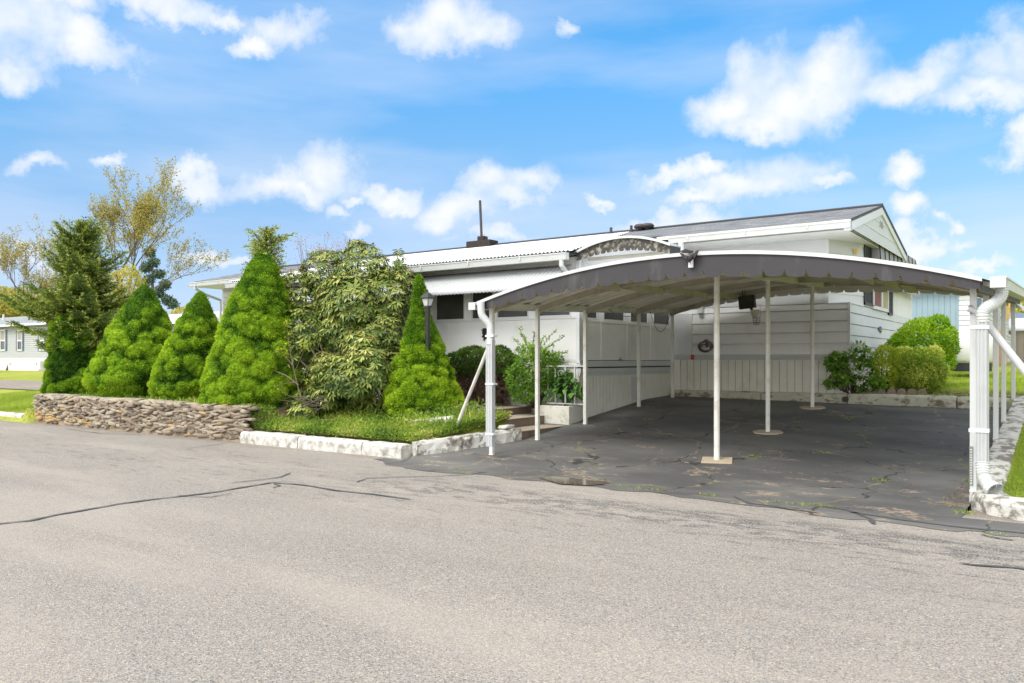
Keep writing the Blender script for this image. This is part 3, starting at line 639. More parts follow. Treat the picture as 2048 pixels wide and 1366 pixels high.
# belt trim with red reflector
g = MB(); g.box(-7.15, XG+.03, YF-.045, YF, .0, .055); g.box(-7.15, XG+.03, YF-.055, YF, .060, .115); g.box(-7.15, XG+.03, YF-.03, YF, .055, .060); g.build('belt_trim', 'white_alu_worn', H, .006)
g = MB(); g.box(XG, XG+.05, YF-.05, 23.7, -.02, .05); g.build('belt_trim', 'white_alu', H, .006)
c = onY(1385, 714, YF-.06); g = MB(); g.box(c[0]-.035, c[0]+.035, YF-.068, YF-.055, .012, .112); g.build('reflector', 'red_plastic', H, .004)
c = onY(1356, 698, YF-.02); g = MB(); g.tube([(c[0], YF-.03, c[2]), (c[0], YF+.01, c[2])], .022, 10); g.build('wall_fitting', 'galv', H)
# skirting in vertical ribbed panels
g = MB(); x = -7.16; k = 0
while x < XG+.02:
    w_ = .152; g.box(x, min(x+w_-.008, XG+.02), YF-.03, YF-.016, -.74, -.003); x += w_
y = YF-.02
while y < 23.6: g.box(XG+.01, XG+.025, y, y+.144, -.74, -.022); y += .152
g.build('skirting', 'skirting', H)
g = MB(); g.box(-23.35, XG-.0, YF-.012, YF+.1, -.9, -.01); g.build('skirting_backing', 'trim_dark', H)
# roof
EX0, EX1 = -23.5, -3.30; EZ, RG = 2.50, 3.20
roof = MB(); 
for (ya, za, yb, zb) in ((15.35, EZ, 18.2, RG), (18.2, RG, 21.1, EZ)):
    roof.hexa([(EX0, ya, za), (EX1, ya, za), (EX1, yb, zb), (EX0, yb, zb), (EX0, ya, za+.05), (EX1, ya, za+.05), (EX1, yb, zb+.05), (EX0, yb, zb+.05)])
rf = roof.build('roof', 'shingles', H)
g = MB(); g.hexa([(EX0, 18.05, RG+.018), (EX1+.01, 18.05, RG+.018), (EX1+.01, 18.2, RG+.054), (EX0, 18.2, RG+.054), (EX0, 18.05, RG+.045), (EX1+.01, 18.05, RG+.045), (EX1+.01, 18.2, RG+.09), (EX0, 18.2, RG+.09)]); g.build('ridge_cap', 'trim_dark', rf)
def vent(x, y, ztop, r_=.035):
    zb = EZ+(y-15.35)*(RG-EZ)/2.85 if y < 18.2 else RG-(y-18.2)*.24
    g = MB(); g.tube([(x, y, zb-.02), (x, y, ztop)], r_, 10); g.tube([(x, y, zb+.02), (x, y, zb+.06)], r_*1.8, 10); g.build('vent_pipe', 'vent_metal', rf)
c = onY(1222, 480, 17.9); vent(c[0], 17.9, onY(1222, 455, 17.9)[2]); c = onY(1262.5, 478, 17.9); vent(c[0], 17.9, onY(1262.5, 451, 17.9)[2])
for px in (1281, 1295):
    c = onY(px, 463, 17.95); g = MB(); g.lathe((c[0], 17.95, RG-.06), [(.07, 0), (.07, .10), (.15, .11), (.17, .15), (.12, .20), (.02, .22)], 14); g.build('roof_vent', 'vent_metal', rf, smooth=True)
# gable end
g = MB(); g.poly([(EX1-.03, 15.5, EZ-.10), (EX1-.03, 20.95, EZ-.10), (EX1-.03, 18.2, RG-.05)]); g.poly([(EX1-.10, 15.5, EZ-.10), (EX1-.10, 20.95, EZ-.10), (EX1-.10, 18.2, RG-.05)][::-1]); g.build('gable_panel', 'white_alu', H)
g = MB()
for zz in (2.63, 2.86, 3.05):
    ya = 15.35+(zz-2.42)/(RG-EZ)*2.85; g.box(EX1-.035, EX1-.02, ya, 36.4-ya, zz, zz+.012)
g.build('gable_seam', 'sidewall', H)
g = MB(); g.box(EX1-.03, EX1-.022, 17.99, 18.39, 2.775, 2.91)
gv = g.build('gable_vent', 'white_alu', H)
for k in range(3):
    g = MB()
    for j in range(4): g.box(EX1-.0215, EX1-.018, 18.02+k*.13, 18.10+k*.13, 2.79+j*.03, 2.806+j*.03)
    g.build('vent_slots', 'vent_metal', gv)
g = MB(); g.prism([(EX1, 15.35, EZ+.0), (EX1, 18.2, RG+.0), (EX1, 18.2, RG-.15), (EX1, 15.35, EZ-.15)], (-.03, 0, 0)); g.prism([(EX1, 21.1, EZ+.0), (EX1, 18.2, RG+.0), (EX1, 18.2, RG-.15), (EX1, 21.1, EZ-.15)], (-.03, 0, 0)); g.build('rake_board', 'white_clean', H)
g = MB(); g.prism([(EX1+.012, 15.30, EZ+.052), (EX1+.012, 18.2, RG+.058), (EX1+.012, 18.2, RG+.035), (EX1+.012, 15.30, EZ+.03)], (-.02, 0, 0)); g.prism([(EX1+.012, 21.15, EZ+.052), (EX1+.012, 18.2, RG+.058), (EX1+.012, 18.2, RG-.01), (EX1+.012, 21.15, EZ-.015)], (-.02, 0, 0)); g.build('drip_edge', 'trim_dark', rf)
g = MB(); g.box(EX0, EX1-.1, 15.40, YF+.1, EZ-.13, EZ-.115); g.box(XG-.6, EX1-.1, YF+.1, 20.9, EZ-.13, EZ-.115); g.build('soffit', 'sidewall', H)
def gutter(name, x0, x1, y, z, parent, axis='x', h=.11, wd=.11, mt='white_alu_worn', hang=.9):
    g = MB()
    if axis == 'x':
        g.strip([(x0, y, z), (x1, y, z)], [(x0, y+.02, z-h), (x1, y+.02, z-h)], (0, .008, 0)); g.box(x0, x1, y+.028, y+wd, z-h, z-h+.008); g.box(x0, x1, y+wd, y+wd+.006, z-h, z+.01)
        g.box(x0-.004, x0, y, y+wd, z-h-.002, z+.004); g.box(x1, x1+.004, y, y+wd, z-h-.002, z+.004); g.box(x0, x1, y-.008, y+.012, z-.014, z+.004)
        x = x0+.4
        while x < x1: g.box(x, x+.03, y-.006, y+wd, z+.0045, z+.009); g.box(x, x+.03, y-.010, y-.002, z-h*.6, z-.015); x += hang*1.3
    else:
        g.strip([(y, x0, z), (y, x1, z)], [(y-.02, x0, z-h), (y-.02, x1, z-h)], (-.008, 0, 0)); g.box(y-wd, y-.028, x0, x1, z-h, z-h+.008); g.box(y-.012, y+.008, x0, x1, z-.014, z+.004); g.box(y-wd, y, x0-.004, x0, z-h-.002, z+.004)
    return g.build(name, mt, parent)
g = MB(); g.box(-7.1, EX1, 15.31, 15.345, EZ-.02, EZ+.045); g.build('fascia_board', 'cream_under', H)
gutter('gutter', -6.80, EX1-.0, 15.22, EZ-.0, H, h=.115); gutter('gutter', -23.6, -15.2, 15.22, EZ-.0, H, h=.115)
g = MB(); g.box(-23.55, -15.2, 15.335, 15.35, EZ-.1, EZ+.03); g.build('fascia_board', 'white_alu_worn', H)
g = MB(); g.beam((EX1-.06, 15.33, EZ-.16), (EX1-.06, 15.33, EZ+.02), .12, .10, (0, 1, 0)); g.build('rake_end', 'white_clean', H, .006)
g = MB(); g.tube([(-23.3, 15.28, EZ-.1), (-23.3, 15.28, EZ-.18), (-23.32, 15.6, EZ-.34), (-23.36, YF-.1, EZ-.5), (-23.36, YF-.1, EZ-.9), (-23.36, YF-.1, -.6)], .045, 8); g.build('downspout', 'white_alu', H)
g = MB(); g.tube([(-6.55, 15.28, EZ-.1), (-6.55, 15.28, EZ-.30), (-6.55, 15.9, EZ-.60), (-6.55, YF-.07, EZ-.75), (-6.55, YF-.07, 1.0)], .06, 8); g.build('downspout', 'white_alu', H)
# shutters, gable window and awning
def shutter(y0, y1, z0, z1, x, parent):
    g = MB(); g.box(x, x+.02, y0, y0+.04, z0, z1); g.box(x, x+.02, y1-.04, y1, z0, z1); g.box(x, x+.02, y0, y1, z0-.0, z0+.05); g.box(x, x+.02, y0+.001, y1-.001, z1-.05, z1)
    z = z0+.07
    while z < z1-.07: g.hexa([(x+.003, y0+.04, z+.014), (x+.022, y0+.04, z), (x+.022, y1-.04, z), (x+.003, y1-.04, z+.014), (x+.003, y0+.04, z+.022), (x+.022, y0+.04, z+.008), (x+.022, y1-.04, z+.008), (x+.003, y1-.04, z+.022)]); z += .035
    g.box(x+.001, x+.004, y0+.01, y1-.01, z0+.01, z1-.01)
    return g.build('shutter', 'shutter_black', parent)
X_ = XG+.016; ya = onX(1728, 600, X_)[1]; yb = onX(1744, 600, X_)[1]
shutter(ya, yb, 1.14, 2.56, X_, H)
y2 = onX(1776, 610, X_)[1]; y3 = onX(1784, 610, X_)[1]; shutter(y2, y3, 1.05, 2.3, X_, H)
wa = thing  # keep helper name
fr = MB(); w0, w1 = yb+.05, y2-.05
for (a0, a1, b0, b1) in ((w0, w0+.07, 1.15, 2.3), (w1-.07, w1, 1.15, 2.3), (w0, w1, 1.10, 1.17), (w0, w1, 2.25, 2.3), ((w0*.45+w1*.55)-.06, (w0*.45+w1*.55)+.06, 1.16, 2.26)): fr.box(X_-.004, X_+.03, a0, a1, b0, b1)
wf = fr.build('window', 'white_clean', H); g = MB(); g.box(X_-.02, X_+.004, w0+.02, w1-.02, 1.12, 2.28); g.build('pane', 'glass_dark', wf)
g = MB(); g.box(X_+.005, X_+.009, w0+.07, (w0*.45+w1*.55)-.06, 1.17, 2.25); g.build('curtain', 'curtain_red', wf)
g = MB(); g.box(X_+.005, X_+.009, (w0*.45+w1*.55)+.06, w1-.07, 1.17, 2.25); g.build('shade', 'blind_cream', wf)
aw = MB(); XA = -3.40; yA = onX(1757, 473, XA)[1]; zA = onX(1757, 473, XA)[2]; y = yA; yE = 23.6
P = []
for y in np.arange(yA, yE, .035):
    k = int((y-yA)/.035) % 10; bx = .035 if k in (0, 1) else 0; dz = -.25*max(0, (y-22.9)/.7)**2
    P.append([(XA-bx, y, zA+dz), (XA+.02-bx, y, zA-.35), (XA+.05-bx, y, zA-.9+dz*.0), (XA+.05-bx, y, zA-.98)])
aw.grid(P); aw.poly([(XA, yA, zA), (XA+.02, yA, zA-.35), (XA+.05, yA, zA-.9), (XG+.02, yA, zA-.9), (XG+.02, yA, zA-.04)])
awo = aw.build('window_awning', 'awning_shade_grey', H)
for k in range(10):
    y = yA+.05+k*.52; g = MB(); g.beam((XA+.008, y, zA-.01-.25*max(0, (y-22.9)/.7)**2), (XA+.058, y, zA-.9), .02, .012, (0, 1, 0)); g.build('awning_seam', 'trim_dark', awo)
# door plate / smooth inner porch-side corner panel under the entrance canopy
g = MB(); g.box(-7.2, -6.75, YF-.04, YF-.01, .12, 1.0); g.build('corner_panel', 'white_clean', H)

# ------------------------------------------------------------------ enclosed porch
PX, PY, PXL = -7.2, 12.3, -16.6
E = thing('enclosed_porch', 'white enclosed porch with corrugated roof and dark screened windows', 'porch', (-9, 14, -.8))
def wallwin(cells, axis, at_, z0, z1, a0, a1, zb, zt, mt='white_clean'):
    """wall with window holes: cells = list of (c0, c1) along the axis"""
    g = MB(); cells = sorted(cells); e = a0
    def bx(p, q, r_, s_):
        if q-p < .004 or s_-r_ < .004: return
        if axis == 'x': g.box(p, q, at_, at_+.08, r_, s_)
        else: g.box(at_-.08, at_, p, q, r_, s_)
    bx(a0, a1, zb, z0); bx(a0, a1, z1, zt)
    for c0, c1 in cells: bx(e, c0, z0, z1); e = c1
    bx(e, a1, z0, z1)
    g.build('wall', mt, E)
    for c0, c1 in cells:
        f = MB(); s_ = MB(); t_ = .03
        for (p, q, r_, u) in ((c0, c0+t_, z0, z1), (c1-t_, c1, z0, z1), (c0+t_, c1-t_, z0, z0+t_), (c0+t_, c1-t_, z1-t_, z1)):
            if axis == 'x': f.box(p, q, at_-.012, at_+.03, r_, u)
            else: f.box(at_-.03, at_+.012, p, q, r_, u)
        fo = f.build('window', 'white_clean', E, .002)
        if axis == 'x': s_.box(c0+t_, c1-t_, at_+.02, at_+.028, z0+t_, z1-t_)
        else: s_.box(at_-.028, at_-.02, c0+t_, c1-t_, z0+t_, z1-t_)
        s_.build('screen', 'screen_dark', fo)
zw0 = .78
fx = [(-14.6, -13.4), (-13.2, -12.0), (-11.8, -10.75), (-10.55, -9.78), (-9.63, -9.08), (-9.02, -8.27), (-8.08, -7.36)]
wallwin(fx, 'x', PY, zw0, 1.62, PXL, PX, .0, 1.84, 'sidewall')
pv = lambda px: onX(px, 640, PX)[1]
sy_ = [(pv(1168.), pv(1196)), (pv(1206), pv(1250)), (pv(1259.5), pv(1297)), (pv(1306), pv(1340))]
wallwin(sy_, 'y', PX-.0, .735, 1.35, PY+.081, YF-.02, .0, 1.88, 'sidewall')
g = MB(); 
for px in (1203, 1254.5, 1301.5): y = pv(px); g.box(PX, PX+.014, y-.025, y+.025, .0, .72)
g.box(PX, PX+.012, PY+.05, YF-.03, .70, .733); g.box(PX+.0, PX+.016, 15.2, YF-.03, .66, .735); g.build('wall_batten', 'sidewall', E)
g = MB(); g.box(PX-.06, PX+.02, PY-.022, PY+.06, -.06, 1.84); g.build('corner_post', 'white_clean', E, .008)
for xx in np.arange(PXL+.3, PX-.2, 1.22): g = MB(); g.box(xx-.012, xx+.012, PY-.005, PY, .02, zw0-.04); g.build('panel_joint', 'sidewall', E)
g = MB(); g.box(PXL, PX-.06, PY-.02, PY, zw0-.035, zw0-.005); g.box(PXL, PX-.06, PY-.01, PY, -.03, .02); g.build('sill', 'white_clean', E)
# upper transom under the entrance canopy
g = MB(); yy = (pv(1166), pv(1200)); 
for (p, q, r_, u) in ((12.42, 12.48, 1.36, 1.80), (12.95, 13.01, 1.36, 1.80), (12.48, 12.95, 1.72, 1.80), (13.5, 13.56, 1.36, 1.80), (13.01, 13.5, 1.72, 1.80)): g.box(PX, PX+.03, p, q, r_, u)
tr = g.build('transom', 'white_clean', E); g = MB(); g.box(PX+.001, PX+.006, 12.55, 12.92, 1.40, 1.68); g.build('pane', 'glass_dark', tr)
# shelf trim, skirting, vent
g = MB(); g.box(PX-.3, PX+.05, PY-.03, YF-.03, -.125, -.08); g.box(PX, PX+.03, PY-.02, YF-.03, -.08, -.012); g.build('belt_trim', 'white_alu_worn', E, .005)
g = MB(); g.box(PX-.02, PX+.02, PY-.01, YF-.04, -.148, -.128); g.build('belt_gap', 'trim_dark', E)
g = MB(); g.box(PX-.02, PX+.045, PY-.02, YF-.03, -.235, -.150); g.box(PX-.02, PX+.03, PY-.02, YF-.03, -.285, -.2365); g.build('belt_trim', 'white_alu_worn', E, .005)
g = MB(); y = PY; rr = 0
while y < YF-.05:
    w_ = .128; g.box(PX-.012, PX+.002, y, y+w_-.012, min(padz(PX, y), -.7)-.25, -.285); y += w_
g.build('skirting', 'skirting', E)
g = MB(); g.box(PX-.08, PX-.016, PY+.07, YF-.05, -1.4, -.2); g.build('skirting_backing', 'trim_dark', E)
g = MB(); g.box(PXL, PX-.013, PY+.0, PY+.06, -1.2, -.0); g.build('skirting', 'skirting', E)
yv0, yv1 = pv(1262), pv(1276); g = MB(); z = -.84
while z < -.32:
    for a, b_ in ((yv0, (yv0+yv1)/2-.01), ((yv0+yv1)/2+.01, yv1)): g.hexa([(PX+.002, a, z), (PX+.014, a, z-.008), (PX+.014, b_, z-.008), (PX+.002, b_, z), (PX+.002, a, z+.012), (PX+.014, a, z+.002), (PX+.014, b_, z+.002), (PX+.002, b_, z+.012)])
    z += .026
g.build('skirting_vent', 'white_alu', E)
# stain-and-tap on the side wall
c = onX(1240, 719, PX+.02); g = MB(); g.tube([(PX, c[1], c[2]), (PX+.06, c[1], c[2]), (PX+.08, c[1], c[2]-.04)], .012, 6); g.tube([(PX+.04, c[1]-.03, c[2]+.035), (PX+.04, c[1]+.03, c[2]+.035)], .007, 6); g.build('garden_tap', 'galv', E)
# corrugated roof
def porch_z(y): return 1.895+(y-11.85)*.211
g = MB(); XS = np.arange(PXL-.1, -7.08, .0145); P = []
for k, x in enumerate(XS): dz = .015*math.cos(2*math.pi*x/.082); P.append([(x, yy_, porch_z(yy_)+dz) for yy_ in (11.80+(min(18.05, max(11.801, 11.8+(-7.06-x)*3.1))-11.8)*q_ for q_ in (0, .2, .4, .6, .8, 1))])
g.grid(P); g.build('roof', 'white_clean', E, smooth=True)
g = MB(); g.hexa([(PXL, 11.9, 1.80), (PX+.05, 11.9, 1.80), (PX+.05, 16.3, 2.70), (PXL, 16.3, 2.70), (PXL, 11.9, 1.85), (PX+.05, 11.9, 1.85), (PX+.05, 16.3, 2.76), (PXL, 16.3, 2.76)]); g.box(PXL, PX+.06, 11.862, 11.88, 1.84, 1.885); g.build('roof_deck_gap_shade', 'trim_dark', E)  # deck, plus a dark strip standing in for the shaded gap above the gutter
g = MB(); g.prism([(PX+.02, 12.32, 1.85), (PX+.02, 16.3, 1.85), (PX+.02, 16.3, 2.69), (PX+.02, 12.32, 1.86)], (-.08, 0, 0)); g.build('side_infill', 'white_clean', E)
gutter('gutter', PXL-.1, -7.14, 11.74, 1.845, E, h=.115)
g = MB(); g.tube([(-7.26, 11.80, 1.74), (-7.26, 11.80, 1.64), (-7.26, 11.98, 1.52), (-7.26, PY-.06, 1.42), (-7.26, PY-.06, 1.1)], .042, 8); g.build('downspout', 'white_alu_worn', E)
# ribbed awning over the front windows
g = MB(); P = []
for x in np.arange(-16.0, -7.33, .0155):
    o = .016*math.cos(2*math.pi*x/.085); sc = .018*abs(math.sin(math.pi*x/.085))
    P.append([(x, 12.27, 1.70+o*.4), (x, 12.05-o*.3, 1.62+o), (x, 11.82-o*.5, 1.46+o*.8), (x, 11.66-o, 1.31+o*.5), (x, 11.61-o, 1.24-sc)])
g.grid(P); ob = g.build('awning', 'awning_white', E, smooth=True); sl_ = ob.modifiers.new('sol', 'SOLIDIFY'); sl_.thickness = .004

# ------------------------------------------------------------------ small arched entrance canopy
K = thing('entrance_canopy', 'small arched metal canopy with mottled black scalloped fascia beside the porch roof', 'canopy', (-6.3, 12.2, 1.8))
KX, KH = -6.30, .88
def kT(x): return 2.088-.19*((x-KX)/KH)**2
def kB(x): return 1.862-.11*((x-KX)/KH)**2
def scallop(g, x0, x1, y, T, B, n_, th, depth=.045, notch=.018, dz=0):
    w_ = (x1-x0)/n_
    for k in range(n_):
        a, b_ = x0+k*w_, x0+(k+1)*w_; xs_ = [a, a+notch, a+w_*.25, a+w_*.5, a+w_*.75, b_-notch, b_]
        bt = [depth if k else 0, -.0, -.008, -.012, -.008, 0, depth if k < n_-1 else 0]
        g.strip([(x, y, T(x)+dz) for x in xs_], [(x, y, B(x)+d_+dz) for x, d_ in zip(xs_, bt)], (0, th, 0))
g = MB(); scallop(g, KX-KH, KX+KH, 12.18, lambda x: kT(x)-.02, kB, 15, .01); g.build('fascia', 'fascia_mottled', K)
g = MB(); P = [[(x, y, kT(x)+(y-12.14)*.03) for y in (12.14, 12.35, 12.62)] for x in np.linspace(KX-KH-.02, KX+KH+.02, 30)]; g.grid(P)
ob = g.build('roof_sheet', 'white_alu_worn', K, smooth=True); sm = ob.modifiers.new('sol', 'SOLIDIFY'); sm.thickness = .02
g = MB(); xs_ = np.linspace(KX-KH-.02, KX+KH+.02, 30); g.strip([(x, 12.13, kT(x)+.012) for x in xs_], [(x, 12.13, kT(x)-.028) for x in xs_], (0, .02, 0)); g.build('rim', 'white_alu_worn', K)
g = MB(); g.box(KX+KH, KX+KH+.012, 12.18, 12.6, 1.70, 1.90); g.build('side_fascia', 'trim_dark', K)
g = MB(); g.beam((KX-KH+.05, 12.5, 1.80), (KX+KH-.02, 12.5, 1.80), .05, .06); g.build('cross_beam', 'cream_under', K)

# ------------------------------------------------------------------ carport
C = thing('carport', 'large arched white metal carport on thin posts with grey scalloped fascia', 'carport', (-3.87, 12.5, -1.0))
CC, Y0, Y1 = -3.87, 9.0, 15.98; SL = .0386
def cT(x, y): return 1.27-.0485*(x-CC)**2+SL*(y-9.0)
def cB(x): return .985-.030*(x-CC)**2
XL, XR = -6.93, -.76
xs_ = np.linspace(XL, XR+.08, 60)
g = MB(); P = [[(x, y, cT(x, y)+(.003*math.sin(y*17) if 9.1 < y < 15.9 else 0)) for y in np.linspace(Y0, Y1, 57)] for x in xs_]; g.grid(P)
rs_ = g.build('roof_sheet', 'white_alu', C, smooth=True)
g = MB(); P = [[(x, y, cT(x, y)-.022) for y in np.linspace(Y0+.02, Y1-.02, 30)] for x in xs_]; g.grid(P); g.build('ceiling_sheet', 'cream_under', C, smooth=True)
g = MB(); y = 9.25
while y < 15.9:
    g.strip([(x, y, cT(x, y)-.023) for x in xs_], [(x, y, cT(x, y)-.062) for x in xs_], (0, .022, 0)); y += .30
g.build('ceiling_rib', 'cream_under', C)
xr = np.linspace(XL, XR-.04, 60)
for y in (9.35, 10.5, 12.0, 13.9, 15.6):
    g = MB(); g.strip([(x, y, cT(x, y)-.046) for x in xr], [(x, y, cT(x, y)-.14) for x in xr], (0, .012, 0)); g.strip([(x, y-.025, cT(x, y)-.1402) for x in xr], [(x, y-.025, cT(x, y)-.15) for x in xr], (0, .062, 0)); g.build('rafter', 'rafter_paint', C)
for xx in (-5.45, -2.3, -4.6):
    ps = [9.35, 10.5, 12.0, 13.9, 15.6]
    for k in range(4):
        g = MB(); zt = cT(xx, ps[k]); g.box(xx-.02, xx+.02, ps[k]+.04, ps[k+1]-.03, zt-.16, zt-.05)
        if xx != -4.6: g.build('purlin', 'rafter_paint', C)
g = MB(); g.beam((CC, 9.3, cT(CC, 9.3)-.105), (CC, 15.75, cT(CC, 15.75)-.105), .075, .12); g.build('centre_beam', 'cream_paint', C, .004)
for xx, s_ in ((XL+.04, 1), (XR-.06, -1)):
    g = MB(); g.beam((xx, Y0+.05, cT(xx, Y0)-.055), (xx, Y1-.05, cT(xx, Y1)-.055), .06, .07); g.beam((xx+s_*.05, Y0+.05, cT(xx, Y0)-.03), (xx+s_*.05, Y1-.05, cT(xx, Y1)-.03), .09, .012); g.build('edge_beam', 'cream_under', C)
# fascias: front (grey outside, cream inside) and rear
g = MB(); scallop(g, XL+.05, XR-.0, Y0+.012, lambda x: cT(x, 9.0)-.012, cB, 26, .006, .068, .030); g.build('front_fascia', 'fascia_grey', C)
g = MB(); scallop(g, XL+.05, XR-.0, Y0+.020, lambda x: cT(x, 9.0)-.03, cB, 26, .004, .068, .030); g.build('fascia_back', 'cream_paint', C)
g = MB(); scallop(g, XL+.05, XR-.0, Y1-.03, lambda x: cT(x, Y1)-.012, lambda x: cB(x)+SL*6.98+.03, 24, .008, .045, .02); g.build('rear_fascia', 'cream_under', C)
g = MB(); xm = np.linspace(XL-.02, XR+.02, 60); g.strip([(x, Y0-.014, cT(x, 9)+.012) for x in xm], [(x, Y0-.014, cT(x, 9)-.030) for x in xm], (0, .024, 0)); g.build('front_rim', 'white_alu', C)
g = MB(); g.strip([(x, Y1-.02, cT(x, Y1)+.012) for x in xm], [(x, Y1-.02, cT(x, Y1)-.03) for x in xm], (0, .03, 0)); g.build('rear_rim', 'white_alu', C)
# side valances
def sideval(x, y0, y1, zt, zb, n_, mt, name, th=.006):
    g = MB(); w_ = (y1-y0)/n_
    for k in range(n_):
        a, b_ = y0+k*w_, y0+(k+1)*w_; q = [a, a+.02, a+w_/2, b_-.02, b_]; d_ = [.045, 0, -.008, 0, .045]
        g.strip([(x, y, zt+SL*(y-9)) for y in q], [(x, y, zb+SL*(y-9)+e) for y, e in zip(q, d_)], (th, 0, 0))
    return g.build(name, mt, C)
sideval(XL-.01, Y0+.03, Y1-.04, cT(XL, 9)-.02, .765, 24, 'cream_paint', 'side_valance')
g = MB(); x = XR+.0; g.strip([(x, Y0+.03, cT(x, 9)-.02), (x, Y1-.04, cT(x, Y1)-.02)], [(x, Y0+.03, cB(XR)-.03), (x, Y1-.04, cB(XR)+.24)], (.008, 0, 0)); g.build('side_valance', 'fascia_grey', C)
# gutters and downspouts
gl = gutter('gutter', Y0-.03, Y1, XR+.22, cT(XR, 9)-.0, C, 'y', .10, .13, 'white_alu')
for v_ in gl.data.vertices: v_.co.z += SL*(v_.co.y+C.location.y-9.0)
gl = gutter('gutter', Y0-.03, Y1, XL-.02, cT(XL, 9)-.0, C, 'y', .10, .12, 'white_alu_worn')
for v_ in gl.data.vertices: v_.co.z += SL*(v_.co.y+C.location.y-9.0)
def pathtube(px, D, r_, name, mt, n=10, sec=1.0):
    g = MB(); g.tube([onD(x, y, D) if not isinstance(D, list) else onD(x, y, D[k]) for k, (x, y) in enumerate(px)], r_, n); return g.build(name, mt, C, smooth=True)
# left downspout beside the first left post
zpost = lambda x, y: padz(x, y)
lx, ly = -6.93, 9.22
ds = MB(); ds.tube([(-7.00, 9.05, .78), (-7.00, 9.05, .70), (-6.985, 9.02, .62), (-6.91, 9.0, .56), (-6.84, 9.03, .50), (-6.93, 9.1, .44)], .05, 12)
def sm(pts, n=6):
    pts = [np.array(p, float) for p in pts]; o_ = []
    for k in range(len(pts)-1):
        p0, p1, p2, p3 = pts[max(k-1, 0)], pts[k], pts[k+1], pts[min(k+2, len(pts)-1)]
        for t in np.linspace(0, 1, n, endpoint=False): o_.append(.5*((2*p1)+(-p0+p2)*t+(2*p0-5*p1+4*p2-p3)*t*t+(-p0+3*p1-3*p2+p3)*t**3))
    return o_+[pts[-1]]
LD = [onD(x, y, 11.25) for x, y in ((962, 603), (962, 616), (964, 630), (972, 641), (980, 652), (981, 668), (981, 690))]
g = MB(); g.tube(sm(LD), .052, 12); g.build('downspout_elbow', 'white_alu', C, smooth=True)
p = onD(981, 680, 11.25); q = onD(979.5, 893, 11.25); 
g = MB(); g.box(p[0]-.055, p[0]+.055, p[1]-.04, p[1]+.04, q[2], p[2]); g.box(p[0]-.02, p[0]+.02, p[1]-.046, p[1]-.04, q[2], p[2]); g.box(p[0]-.045, p[0]-.03, p[1]-.045, p[1]-.04, q[2], p[2]); dsp = g.build('downspout', 'downspout_paint', C, .008)
for y in (672, 868, 768): zz = onD(980, y, 11.25)[2]; g = MB(); g.box(p[0]-.059, p[0]+.085, p[1]-.050, p[1]+.05, zz-.014, zz+.014); g.build('strap', 'white_clean', dsp, .003)
# posts
POSTS = [(-6.9, y) for y in (9.3, 10.5, 12.0, 14.07, 15.65)]+[(-.84, y) for y in (9.3, 10.7, 12.1, 13.5, 15.7)]
for x, y in POSTS:
    zb = padz(x, y) if x < -2 else max(rightz(x, y)+.0, padz(-.9, y)+.08); zt = cT(x, y)-.085
    g = MB(); g.box(x-.030, x+.030, y-.030, y+.030, zb-.03, zt); g.box(x-.035, x+.035, y-.034, y+.034, zb-.005, zb+.012); g.build('post', 'post_paint' if x < -2 else 'white_alu', C, .006)
for y in (10.2, 12.35, 14.9):
    zt = cT(CC, y)-.165; g = MB(); g.tube([(CC, y, padz(CC, y)-.02), (CC, y, zt)], .034 if y > 10.5 else .038, 14); g.box(CC-.07, CC+.07, y-.05, y+.05, zt-.012, zt); g.build('post', 'post_paint', C, smooth=False)
    g = MB(); zz = padz(CC, y); s_ = .21 if y < 11 else .17; rr = .3 if y < 11 else .1
    g.prism([(CC+s_*math.cos(a+rr)*1.35, y+s_*math.sin(a+rr)*1.2, zz-.02+.1*(s_*math.sin(a+rr))) for a in (np.array((45, 133, 226, 315))*math.pi/180 if y < 11 else np.linspace(0, 2*math.pi, 9)[:-1])], (0, 0, .034)); g.build('footing', 'footing', C, .004)
# braces
g = MB(); g.tube([(-6.93, 9.28, .20), (-6.98, 9.30, .15), (-7.87, 9.6, -1.16)], .026, 10); g.build('brace', 'post_paint', C)
g = MB(); g.tube([(-.88, 9.26, .52), (-.80, 9.27, .48), (.42, 9.35, -1.33)], [.03, .036, .036], 12); g.build('brace', 'white_alu', C)
g = MB(); g.tube([(-.865, 9.262, .55), (-.85, 9.262, .47)], .02, 6); g.build('brace_bracket', 'galv', C)
# right downspout with corrugated elbow and foot
D8 = 7.95
RD = sm([onD(x, y, d) for x, y, d in ((2003, 563, 7.9), (2004, 575, 7.9), (2002, 592, 7.9), (1990, 606, 7.88), (1974, 615, 7.86), (1966, 626, 7.86), (1966, 645, 7.86))], 7)
rr = [.054+.006*(k % 2) for k in range(len(RD))]; g = MB(); g.tube(RD, rr, 16); g.build('downspout_elbow', 'white_alu_worn', C)
p = onD(1965, 650, 7.86); zt = onD(1965, 640, 7.86)[2]; zb_ = onD(1965, 935, 7.86)[2]
g = MB(); g.box(p[0]-.048, p[0]+.044, p[1]-.042, p[1]+.042, zb_, zt)
for dx in (-.03, 0, .03): g.box(p[0]+dx-.008, p[0]+dx+.008, p[1]-.048, p[1]-.042, zb_, zt)
dsp = g.build('downspout', 'downspout_paint', C, .006)
for y in (655, 861): zz = onD(1965, y, 7.86)[2]; g = MB(); g.box(p[0]-.115, p[0]+.06, p[1]-.054, p[1]+.05, zz-.018, zz+.018); g.build('strap', 'white_clean', dsp, .003)
F_ = sm([onD(x, y, d) for x, y, d in ((1965, 925, 7.86), (1967, 950, 7.82), (1972, 962, 7.76), (1978, 972, 7.7), (1990, 982, 7.62))], 10)
